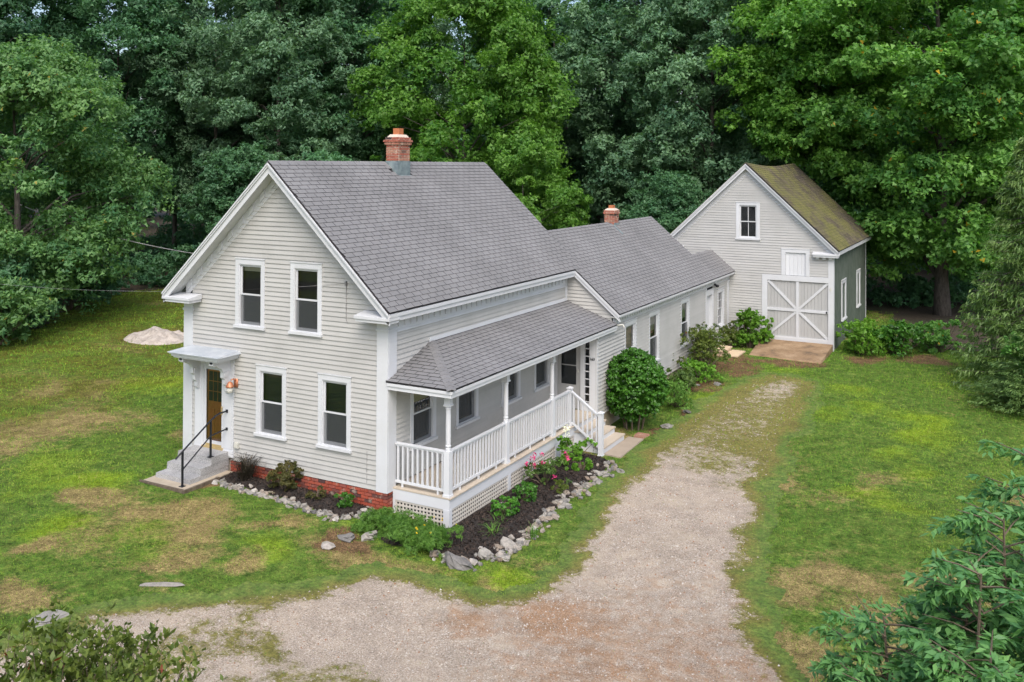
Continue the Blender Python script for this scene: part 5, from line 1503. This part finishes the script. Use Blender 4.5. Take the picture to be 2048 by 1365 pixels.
def forest():
    oak = tree_meshes(1, 20, 4.5, 5.2, 150, 16, 40, .25, .55, 'leaf_oak', limbs=40)
    grey = tree_meshes(2, 21, 4.0, 5.0, 160, 16, 40, .25, .48, 'leaf_grey', limbs=40)
    wood = tree_meshes(3, 19, 3.0, 4.6, 130, 15, 34, .28, .58, 'leaf_wood', limbs=30)
    maple = tree_meshes(4, 17, 2.0, 5.7, 140, 17, 46, .215, .7, 'leaf_maple', .15, .40, .45, .2, .85, limbs=34)
    right = tree_meshes(5, 21, 2.3, 6.9, 360, 17, 40, .23, .74, 'leaf_right', .11, .30, .66, .36, .85, (-.12, -.12), .22, 16)
    left = tree_meshes(6, 12.6, 1.0, 5.6, 150, 17, 44, .22, .55, 'leaf_left', .15, .38, .45, .25, .85, (0, 0), .3, 34)
    small = tree_meshes(7, 8.5, 1.2, 3.0, 80, 14, 34, .2, .58, 'leaf_oak', .2, .46, .5, .10, .9, limbs=24)
    smallm = tree_meshes(8, 9.0, 1.0, 3.0, 80, 14, 38, .2, .68, 'leaf_maple', .2, .46, .5, .10, .9, limbs=24)
    def T(name, me, u, d, label, rz=0, sc=1, sz=None, group=None):
        x, y = polar(u, d); plant(name, me, x, y, label, 'tree', group, rz, sc, sz)
    # trees one can single out
    T('oak_tree', left, 30, 45, 'yellowish green oak standing forward at the left edge of the lawn', .4)
    T('oak_tree', oak, -20, 56, 'tall dark oak behind the yellowish oak at the left edge', 1.0, 1.05)
    T('oak_tree', oak, 235, 63, 'tall dark green oak between the left oak and the gable', 2.1, 1.0)
    T('oak_tree', grey, 430, 66, 'grey green oak rising left of the gable peak', 3.3, 1.05)
    T('oak_tree', grey, 560, 60, 'grey green oak directly over the gable peak', .9, .98)
    T('young_tree', small, 500, 55, 'small pale leaved tree just behind the left roof slope', 1.7, .95)
    T('young_tree', small, 640, 52, 'small dark tree behind the ridge left of the tall chimney', 4.2, .9)
    T('maple_tree', smallm, 860, 51, 'small bright maple right behind the tall chimney', .5, .88)
    T('oak_tree', oak, 700, 64, 'dark oak behind the tall chimney', 4.4, 1.05)
    T('maple_tree', maple, 925, 56, 'bright yellow green maple over the house ridge', 1.4, 1.03)
    T('maple_tree', smallm, 1048, 49, 'low bright maple at the rear end of the main roof', 2.5, .92)
    T('oak_tree', wood, 1110, 68, 'dark oak right of the bright maple', 5.1, 1.1)
    T('oak_tree', grey, 1290, 60, 'grey green oak above the wing chimney', 2.2, 1.08)
    T('oak_tree', grey, 1420, 57, 'wide grey green oak left of the barn peak', 4.9, 1.02)
    T('young_tree', small, 1330, 52, 'low dark tree between the wing roof and the barn', 3.0, .8)
    T('oak_tree', oak, 1560, 66, 'dark oak behind the barn peak', .2, 1.1)
    T('maple_tree', right, 1890, 48.5, 'large maple with bright outer leaves beside the barn', .0, 1.0)
    lime = tree_meshes(14, 18, 8.2, 4.3, 140, 17, 42, .215, .7, 'leaf_maple', .15, .38, .5, .2, .85, (0, 0), .3, 20)
    T('maple_tree', lime, 1625, 51.5, 'lime green maple rising behind the barn roof', 3.6, 1.0)
    T('oak_tree', wood, 2110, 52, 'dark tree beyond the large maple at the right edge', 1.1, 1.1)
    T('oak_tree', oak, 1990, 64, 'tall dark tree behind the large maple', 2.9, 1.15)
    # deeper rows
    k = 0
    for d, us in ((74, (-60, 130, 330, 500, 640, 820, 1010, 1190, 1350, 1500, 1690, 1850, 2020, 2150)), (88, (30, 230, 420, 600, 760, 930, 1090, 1270, 1450, 1620, 1800, 1980, 2130))):
        for u in us:
            me = (wood, oak, grey)[k % 3]; k += 1
            T('forest_tree', me, u + random.uniform(-25, 25), d + random.uniform(-3, 3), 'tall dark woodland tree in the rows behind the front trees', random.uniform(0, 6.3), random.uniform(.9, 1.12) * (1 if d < 80 else .78), None, 'trees deep in the wood')
    # far wood reads as one mass
    rng = np.random.default_rng(41); cs = []; rs = []
    b = MB()
    for i in range(170):
        d = rng.uniform(98, 140); u = rng.uniform(-350, 2400); x, y = polar(u, d); H = rng.uniform(9, 14) * (.8 + d / 500)
        n = 22
        cs.append(crown_centres(rng, H, .5, rng.uniform(3.5, 5.5), n, .45) + np.array([x, y, 0])); rs.append(rng.uniform(1.2, 2.2, n))
        b.tube([(x, y, 0), (x + .2, y, H * .8)], [.2, .06], 5)
    V, t = clump_leaves(rng, np.concatenate(cs), np.concatenate(rs), 5, 9, .8, .65, .8, tri=True)
    tag(put('woodland', quads_mesh('woodland', V, 'leaf_wood', t, 3)), 'distant dark wood filling the background behind the trees', 'woodland', None, 'stuff')
    tag(b.obj('woodland_trunks', 'bark'), 'distant bare trunks inside the dark wood', 'trunks', None, 'stuff')
    # undergrowth along the wood edge
    cs = []; rs = []
    for i in range(420):
        u = rng.uniform(-120, 2250); d = rng.uniform(50, 92)
        x, y = polar(u, d)
        if poly_sd(np.array([x]), np.array([y]), WOODEDGE)[0] < .8: continue
        h = rng.uniform(.5, 2.6)
        n = 4
        cs.append(np.stack([x + rng.normal(0, .8, n), y + rng.normal(0, .8, n), rng.uniform(.2, h, n)], -1)); rs.append(rng.uniform(.5, 1.1, n))
    V, t = clump_leaves(rng, np.concatenate(cs), np.concatenate(rs), 9, 16, .26, .55, .7, tri=True)
    tag(put('undergrowth', quads_mesh('undergrowth', V, 'leaf_oak', t, 3)), 'leafy undergrowth along the edge of the wood', 'undergrowth', None, 'stuff')
forest()

def bush_mesh(seed, cen, rad, nsub, per, size, aspect, mat, flat=.8, up=.4, stems=None, droop=.1, shell=.6):
    rng = np.random.default_rng(seed)
    V, t = clump_leaves(rng, np.array(cen, float), np.array(rad, float), nsub, per, size, aspect, flat, up, droop, shell)
    b = MB()
    for s in (stems or []): b.tube(s, [.018] * (len(s) - 1) + [.006], 5)
    return quads_mesh('foliage', V, mat, t), (b.mesh('stem', 'twig', (0, 0, 0))[0] if stems else None)
BP = ('foliage', 'stem')
def ellipsoid_bush(seed, R, H, n, size, aspect, mat, z0=.0, nsub=8, per=14, rr=.25, up=.4):
    rng = np.random.default_rng(seed)
    d = norm(rng.standard_normal((n, 3)))
    c = d * np.array([R, R, H / 2]) * (.72 + .16 * rng.random((n, 1))) + np.array([0, 0, z0 + H / 2])
    c[:, 2] = np.maximum(c[:, 2], .08)
    stems = [[(0, 0, -.05), tuple(Vector(q) * .5 + Vector((0, 0, .1))), tuple(q)] for q in c[:: max(1, n // 9)]]
    return bush_mesh(seed, c, np.full(n, R * rr) * (.8 + .4 * rng.random(n)), nsub, per, size, aspect, mat, .9, up, stems)
def shrubs():
    rng = np.random.default_rng(77)
    # clipped round bush
    n = 360; R, H = 1.06, 2.36
    d = norm(rng.standard_normal((n, 3)))
    c = d * np.array([R, R, H / 2]) * (.85 + .04 * rng.random((n, 1))) + np.array([0, 0, H / 2 + .12])
    sh = 1 - .10 * np.abs(c[:, 2] - H / 2); c[:, :2] *= sh[:, None]
    V, t = clump_leaves(rng, c, np.full(n, .155) * (.8 + .5 * rng.random(n)), 8, 14, .07, .62, .9, .35, .1)
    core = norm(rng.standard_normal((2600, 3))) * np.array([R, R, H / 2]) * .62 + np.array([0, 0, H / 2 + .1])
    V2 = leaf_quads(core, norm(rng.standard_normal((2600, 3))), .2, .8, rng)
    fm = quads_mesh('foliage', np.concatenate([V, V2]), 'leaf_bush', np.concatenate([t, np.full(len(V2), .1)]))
    b = MB()
    for k in range(9):
        a = k * .7; b.tube([(.25 * math.cos(a), .25 * math.sin(a), -.1), (.35 * math.cos(a), .35 * math.sin(a), .4), (.5 * math.cos(a), .5 * math.sin(a), 1.2)], [.03, .025, .01], 6)
    plant('round_bush', (fm, b.mesh('stem', 'twig', (0, 0, 0))[0]), 2.30, 9.75, 'large clipped round green bush beside the porch steps', 'bush', parts=BP)
    # ornamental dark grass
    def tuft(seed, n, h, spread, wid, mat, droop=.8):
        r = np.random.default_rng(seed); Q = []; T = []
        for i in range(n):
            a = r.random() * 6.283; ln = h * (.6 + .5 * r.random()); sp = spread * (.3 + .9 * r.random())
            p = np.array([.06 * r.standard_normal(), .06 * r.standard_normal(), 0]); prev = p; tt = r.random()
            k = 5; side = np.array([-math.sin(a), math.cos(a), 0]) * wid
            for j in range(1, k + 1):
                u = j / k
                q = p + np.array([math.cos(a) * sp * u ** 1.5, math.sin(a) * sp * u ** 1.5, ln * (u - droop * .5 * u ** 2.6)])
                w0, w1 = (1 - (j - 1) / k * .8), (1 - u * .85)
                Q.append([prev - side * w0, prev + side * w0, q + side * w1, q - side * w1]); T.append(tt); prev = q
        return quads_mesh('blades', np.array(Q), mat, T)
    plant('ornamental_grass', (tuft(3, 230, 1.0, .55, .013, 'leaf_purple'),), -4.0, -.34, 'dark purple fountain grass near the granite steps', 'grass clump', parts=('blades',))
    plant('daylily', (tuft(4, 40, .42, .34, .012, 'leaf_fern', .9),), 2.55, .38, 'pale green strappy daylily in the porch bed', 'plant', parts=('blades',))
    plant('daylily', (tuft(5, 22, .34, .3, .011, 'leaf_fern', .9),), 2.42, 1.0, 'small strappy plant between the daylily and the round bush', 'plant', parts=('blades',))
    plant('grass_clump', (tuft(6, 40, .40, .28, .010, 'leaf_fern', .6),), 3.36, .75, 'grass clump growing against the driveway side stones', 'grass clump', parts=('blades',))
    def bush(name, seed, x, y, R, H, n, size, asp, mat, label, **kw):
        plant(name, ellipsoid_bush(seed, R, H, n, size, asp, mat, **kw), x, y, label, 'bush', parts=BP)
    bush('azalea', 11, -2.72, -.36, .44, .72, 34, .075, .5, 'leaf_red', 'reddish green azalea in the middle of the front bed')
    bush('small_bush', 12, -1.72, -.42, .24, .32, 16, .05, .5, 'leaf_red', 'tiny reddish bush in the front bed')
    bush('small_bush', 13, -.95, -.42, .26, .36, 20, .055, .6, 'leaf_bush', 'tiny green bush near the brick corner')
    bush('small_bush', 14, 2.30, 2.55, .34, .46, 26, .055, .6, 'leaf_bush', 'round dark green bush in the porch bed nearer the roses')
    bush('small_bush', 15, 2.28, 1.45, .34, .46, 26, .055, .6, 'leaf_bush', 'round green bush in the porch bed nearer the daylily')
    bush('small_bush', 16, 2.68, 3.45, .3, .3, 16, .05, .5, 'leaf_olive', 'low sparse olive plant below the roses')
    # feathery bush at the porch corner
    cs = []; rs = []; r = np.random.default_rng(5)
    for i in range(64):
        a = r.random(); x = -1.1 + 2.15 * a; y = r.uniform(-.45, .42) - .15 * math.sin(a * 3)
        cs.append((x, y, r.uniform(.04, .36) * (1 - .5 * abs(y)))); rs.append(r.uniform(.16, .27))
    V, t = clump_leaves(r, np.array(cs), np.array(rs), 16, 26, .10, .11, 1.0, .1, .0)
    st = MB()
    for c in cs[::3]: st.tube([(c[0] * .8, c[1] * .6, -.05), c], [.008, .004], 4)
    o = plant('feathery_bush', (quads_mesh('foliage', V, 'leaf_fern', t), st.mesh('stem', 'twig', (0, 0, 0))[0]), 1.15, -.72, 'feathery fine leaved green plants around the porch corner', 'bush', parts=BP)
    r = np.random.default_rng(6); C = np.stack([r.uniform(.2, 1.0, 9), r.uniform(-.5, .3, 9), r.uniform(.38, .6, 9)], -1)
    for q in C:
        Q = leaf_quads(np.repeat(q[None], 6, 0), norm(r.standard_normal((6, 3)) * .4 + np.array([0, 0, 1])), .05, .7, r)
        c = bpy.data.objects.new('flower', quads_mesh('flower', Q, 'petal_yellow', np.full(6, .5))); COL.objects.link(c); c.parent = o
    # rose bush
    cs = [(r.normal(0, .28), r.normal(0, .30), r.uniform(.12, .62)) for i in range(26)]
    f, s = bush_mesh(21, cs, [r.uniform(.10, .18) for _ in cs], 7, 12, .06, .6, 'leaf_shrub', .9, .4, [[(0, 0, -.05), (q[0] * .5, q[1] * .5, q[2] * .6), q] for q in cs[::2]])
    o = plant('rose_bush', (f, s), 2.18, 3.8, 'rose bush with pink blooms in the porch bed', 'rose', parts=BP)
    for px, py, pz in ((-.30, -.20, .70), (-.18, -.28, .76), (-.26, -.05, .78), (-.05, -.1, .82), (.06, -.3, .70), (-.38, -.32, .6), (.42, .34, .78), (.5, .3, .7), (.48, -.5, .45), (-.12, -.42, .66)):
        Q = leaf_quads(np.array([[px, py, pz]] * 14) + .028 * r.standard_normal((14, 3)), norm(r.standard_normal((14, 3)) + np.array([0, 0, .8])), .052, .85, r)
        c = bpy.data.objects.new('bloom', quads_mesh('bloom', Q, 'petal_pink', r.random(14))); COL.objects.link(c); c.parent = o
    cs = [(r.normal(0, .22), r.normal(0, .22), r.uniform(.15, .7)) for i in range(18)]
    f, s = bush_mesh(22, cs, [r.uniform(.12, .2) for _ in cs], 6, 10, .09, .7, 'leaf_lime', .9, .5, [[(0, 0, -.05), q] for q in cs[::2]])
    o = plant('hydrangea', (f, s), 2.05, 5.55, 'hydrangea with one white bloom by the porch steps', 'hydrangea', parts=BP)
    Q = leaf_quads(np.array([[-.05, -.1, .98]] * 60) + .055 * r.standard_normal((60, 3)) * np.array([1, 1, 1.5]), norm(r.standard_normal((60, 3)) + np.array([0, 0, .5])), .05, .9, r)
    c = bpy.data.objects.new('bloom', quads_mesh('bloom', Q, 'petal_white', r.random(60))); COL.objects.link(c); c.parent = o
    bush('small_bush', 23, 2.55, 5.2, .26, .4, 12, .09, .7, 'leaf_lime', 'low leafy plant at the end of the porch bed')
    # wing bed
    def loose(name, seed, x, y, rx, ry, H, n, size, asp, mat, label, rr=.2, nsub=7, per=11):
        q = np.random.default_rng(seed)
        cs = [(q.normal(0, rx * .5), q.normal(0, ry * .5), H * (.12 + .85 * q.random())) for _ in range(n)]
        plant(name, bush_mesh(seed, cs, [rr * (.7 + .6 * q.random()) for _ in cs], nsub, per, size, asp, mat, .85, .4, [[(cc[0] * .2, cc[1] * .2, -.05), (cc[0] * .7, cc[1] * .7, cc[2] * .6), cc] for cc in cs[::2]]), x, y, label, 'bush', parts=BP)
    loose('sparse_shrub', 31, 2.35, 17.0, .95, 1.35, 1.55, 74, .085, .5, 'leaf_olive', 'sparse olive shrub against the wing wall', .25, 8, 12)
    loose('sparse_shrub', 32, 1.95, 18.7, .5, .8, 1.25, 34, .085, .5, 'leaf_shrub', 'thin olive shrub in front of the wing door', .24, 7, 11)
    loose('low_plant', 33, 2.35, 14.2, .6, .9, .7, 40, .09, .55, 'leaf_shrub', 'low green plants at the foot of the wing wall')
    loose('low_plant', 34, 2.75, 12.6, .6, .9, .75, 36, .08, .4, 'leaf_fern', 'feathery light green plants right of the round bush')
    loose('low_plant', 35, 2.6, 15.8, .6, .8, .6, 30, .09, .6, 'leaf_lime', 'bright low plants below the sparse shrub')
    loose('sapling', 36, 1.78, 13.4, .14, .2, .75, 8, .08, .5, 'leaf_shrub', 'small upright sapling against the wing clapboards', .1)
    loose('hydrangea', 37, 2.72, 22.35, .45, .45, 1.55, 40, .15, .7, 'leaf_lime', 'bright green hydrangea in the corner by the barn', .26, 7, 9)
    loose('hydrangea', 38, 3.35, 22.6, .22, .28, 1.25, 14, .15, .7, 'leaf_lime', 'smaller bright hydrangea touching the barn door frame', .2, 6, 8)
    loose('sparse_shrub', 39, 2.1, 21.9, .5, .6, .95, 24, .09, .5, 'leaf_olive', 'olive shrub under the twelve pane window')
    # right of the barn
    loose('shrub', 51, 7.15, 23.2, .75, .75, 1.25, 50, .13, .6, 'leaf_lime', 'yellowish green shrub at the right corner of the barn', .3)
    loose('shrub', 52, 8.35, 24.0, .85, .8, 1.2, 55, .13, .6, 'leaf_bush', 'green shrub in the middle of the row right of the barn', .3)
    loose('shrub', 53, 9.8, 25.2, 1.0, .9, 1.15, 55, .13, .6, 'leaf_right', 'darker shrub at the far end of the row right of the barn', .3)
    loose('shrub', 54, -27.2, 8.5, 2.2, 2.0, 3.6, 90, .2, .5, 'leaf_oak', 'dark bushes under the yellowish oak at the lawn edge', .8, 12, 16)
    loose('shrub', 55, -25.3, 6.6, 1.6, 1.6, 2.6, 60, .2, .5, 'leaf_left', 'bushy growth at the far left edge of the lawn', .7, 12, 16)
    loose('shrub', 56, -31, 14.6, 2.2, 1.8, 2.4, 60, .2, .5, 'leaf_oak', 'low dark bushes where the left lawn meets the wood', .7, 12, 14)
    loose('shrub', 57, 14.0, 17.0, 1.2, 1.4, 2.2, 60, .16, .6, 'leaf_right', 'dark shrub under the spruce at the right edge', .45, 10, 14)
shrubs()

def foreground():
    # leafy sapling at the lower right, lance shaped leaves in sprays
    r = np.random.default_rng(91)
    Q = []; T = []
    def sprays(stems, nleaf, size, asp, hang):
        for s, e, tt in stems:
            s, e = np.array(s), np.array(e); d = norm(e - s)
            side = norm(np.cross(d, [0, 0, 1]) + 1e-6)
            for i in range(nleaf):
                u = (i + .6) / nleaf; p = s + (e - s) * u; p[2] -= hang * u * u * np.linalg.norm(e - s)
                for sg in (1, -1):
                    al = norm(side * sg * .9 + d * .55 + np.array([0, 0, -.25]) + .38 * r.standard_normal(3))
                    nn = norm(np.array([0, 0, 1.0]) + .5 * r.standard_normal(3)); nn = norm(nn - (nn @ al) * al)
                    ln = size * (.7 + .5 * r.random()) * (1 - .25 * abs(u - .5)); b = np.cross(nn, al) * ln * asp * .5
                    tip = p + al * ln; tip[2] -= .12 * ln
                    m1 = p + al * ln * .4
                    Q.append([p, m1 + b, tip, m1 - b]); T.append(np.clip(tt + .1 * r.standard_normal(), 0, 1))
    stems = MB()
    def sapling(base, H, n, R, nleaf, size, asp, hang=.35):
        top = np.array([base[0] + .2 * r.standard_normal(), base[1] + .2 * r.standard_normal(), H]); L_ = []
        stems.tube([(base[0], base[1], -.2), tuple((np.array([base[0], base[1], 0]) + top) / 2 + .1 * r.standard_normal(3)), tuple(top)], [.04, .03, .01], 6)
        for i in range(n):
            u = .18 + .82 * (i + r.random()) / n; p = np.array([base[0], base[1], 0]) * (1 - u) + top * u
            a = r.random() * 6.283; ln = R * (1.1 - .65 * u) * (.6 + .6 * r.random())
            e = p + np.array([math.cos(a) * ln, math.sin(a) * ln, ln * (.15 + .4 * r.random())])
            stems.tube([tuple(p), tuple((p + e) / 2 + np.array([0, 0, .05 * ln])), tuple(e)], [.012, .008, .004], 4)
            tt = np.clip(.5 + .22 * r.standard_normal(), 0, 1)
            L_.append((p + (e - p) * .25, e, tt))
            for k in range(4):
                q = p + (e - p) * (.3 + .65 * r.random()); a2 = a + r.normal(0, .9); l2 = ln * (.3 + .35 * r.random())
                L_.append((q, q + np.array([math.cos(a2) * l2, math.sin(a2) * l2, l2 * r.uniform(-.1, .5)]), tt))
        sprays(L_, nleaf, size, asp, hang)
    x, y = polar(1950, 9.8)
    for u, d, H, n, R in ((2075, 10.6, 4.75, 34, .95), (1995, 10.2, 4.35, 34, .9), (1915, 10.0, 3.85, 32, .85), (1845, 9.8, 3.35, 28, .8), (1785, 9.4, 2.85, 24, .7), (1935, 9.2, 3.35, 30, .85), (2040, 9.1, 3.9, 30, .9), (1870, 8.8, 2.85, 26, .8), (1975, 8.5, 3.1, 28, .85), (1760, 8.9, 2.2, 20, .7), (1830, 8.3, 2.2, 22, .7), (2070, 8.2, 3.4, 26, .85), (1910, 8.0, 2.4, 22, .8), (2120, 9.8, 4.4, 24, .9), (1800, 9.9, 2.75, 22, .75), (1730, 9.3, 1.9, 20, .7), (1890, 9.5, 3.3, 26, .85), (2000, 9.5, 4.0, 30, .9), (1960, 9.0, 3.55, 28, .9), (1700, 8.6, 1.35, 18, .6)):
        bx, by = polar(u, d); sapling((bx - x, by - y), H, n + 20, R * 1.12, 8, .14, .36)
    plant('leafy_sapling', (quads_mesh('foliage', np.array(Q), 'leaf_sumac', T), stems.mesh('stem', 'twig', (0, 0, 0))[0]), x, y, 'many stemmed blue green leafy sapling crowding the lower right corner', 'sapling', parts=BP)
    # olive shrub at the lower left
    r = np.random.default_rng(92); Q = []; T = []; stems = MB()
    L_ = []
    for i in range(190):
        a = r.random() * 6.283; R = 1.15 * math.sqrt(r.random()); p = np.array([math.cos(a) * R * 1.15, math.sin(a) * R, 0]); z = 3.72 - .45 * R ** 1.8 - abs(r.normal(0, .25))
        s = p + np.array([0, 0, z - .7]); e = p * 1.12 + np.array([.12 * r.standard_normal(), .12 * r.standard_normal(), z])
        stems.tube([tuple(p * .25 + np.array([0, 0, .6])), tuple(s), tuple(e)], [.014, .008, .003], 4)
        tt = np.clip(.5 + .25 * r.standard_normal(), 0, 1)
        L_.append((s, e, tt))
        for k in range(4):
            a2 = r.random() * 6.283; q = s + (e - s) * r.random(); L_.append((q, q + np.array([math.cos(a2) * .22, math.sin(a2) * .22, .16]), tt))
    def upright(L_):
        for s, e, tt in L_:
            n = 11
            for i in range(n):
                p = s + (e - s) * (i + .5) / n; a = i * 2.4 + r.random()
                al = norm(np.array([math.cos(a) * .8, math.sin(a) * .8, .75]) + .2 * r.standard_normal(3)); nn = norm(r.standard_normal(3) * .5 + np.array([0, 0, 1])); nn = norm(nn - (nn @ al) * al)
                ln = .085 * (.7 + .6 * r.random()); b = np.cross(nn, al) * ln * .26
                Q.append([p, p + al * ln * .45 + b, p + al * ln, p + al * ln * .45 - b]); T.append(tt)
    upright(L_)
    plant('olive_shrub', (quads_mesh('foliage', np.array(Q), 'leaf_olive', T), stems.mesh('stem', 'twig', (0, 0, 0))[0]), 4.55, -11.75, 'olive green shrub top in the lower left corner', 'bush', parts=BP)
    # spruce at the right edge
    r = np.random.default_rng(93); P = []; A = []; T = []; b = MB(); H = 9.2
    b.tube([(0, 0, -.3), (0, 0, H)], [.17, .02], 8)
    for k in range(46):
        z = .5 + (H - .7) * (k / 46); R = 2.7 * (1 - z / H) ** .85 + .15
        for j in range(6):
            a = r.random() * 6.283; ln = R * (.75 + .35 * r.random()); e = np.array([math.cos(a) * ln, math.sin(a) * ln, z - .12 * ln]); s = np.array([0, 0, z]); tt = np.clip(.5 + .2 * r.standard_normal(), 0, 1)
            b.tube([tuple(s), tuple((s + e) / 2 + np.array([0, 0, -.10 * ln])), tuple(e)], [.02, .012, .004], 4)
            m = int(19 * ln) + 6
            for i in range(m):
                u = .2 + .8 * r.random(); p = s + (e - s) * u; p[2] -= .10 * ln * 4 * u * (1 - u) * .5
                side = np.array([-math.sin(a), math.cos(a), 0]) * r.uniform(-1, 1) * (.32 * (1 - u) + .16) * min(ln, 1.6)
                p = p + side; p[2] -= abs(r.normal(0, .10))
                for q in range(3):
                    P.append(p + .05 * r.standard_normal(3)); A.append(np.array([math.cos(a) * .6, math.sin(a) * .6, -.55])); T.append(tt)
    P = np.array(P); nn = norm(r.standard_normal(P.shape) * .6 + np.array([0, 0, .8]))
    V = leaf_quads(P, nn, .19, .24, r, .25, np.array(A))
    plant('spruce_tree', (quads_mesh('crown', V, 'leaf_spruce', T), b.mesh('trunk', 'bark', (0, 0, 0))[0]), 13.15, 20.6, 'light green spruce with drooping boughs at the right edge', 'tree')
    plant('spruce_tree', (bpy.data.meshes['crown.%03d' % 0] if False else quads_mesh('crown', V * np.array([1, 1, .42]), 'leaf_spruce', T), None), 13.3, 17.0, 'low spruce below the taller one at the right edge', 'tree', rz=1.3, sc=.8)
foreground()

# neighbour's house glimpsed through the trees
def neighbour():
    x, y = polar(1165, 96)
    o = empty('neighbour_house', (x, y, 0), 'pale neighbouring house glimpsed through the trees behind the wing', 'house')
    b = MB(); b.box(x - 5, x + 5, y - 3, y + 3, 0, 5.2); b.obj('wall', 'trim', o)
    b = MB(); b.fprism(Fr((0, y - 3.3, 0), (1, 0, 0), (0, -1, 0)), [(x - 5.4, 5.1), (x + 5.4, 5.1), (x + 4.6, 7.6), (x - 4.6, 7.6)], -6.6, 0); b.obj('roof', 'shingle', o)
    for k in range(4):
        b = MB(); b.box(x - 4 + 2.2 * k, x - 3 + 2.2 * k, y - 3.05, y - 3.0, 2.6, 4.2); b.obj('window', 'dark_room', o)
neighbour()
print('objects', len(bpy.data.objects), 'tris', sum(sum(len(p.vertices) - 2 for p in m.polygons) if len(m.polygons) < 2000 else len(m.loops) - 2 * len(m.polygons) for m in bpy.data.meshes))
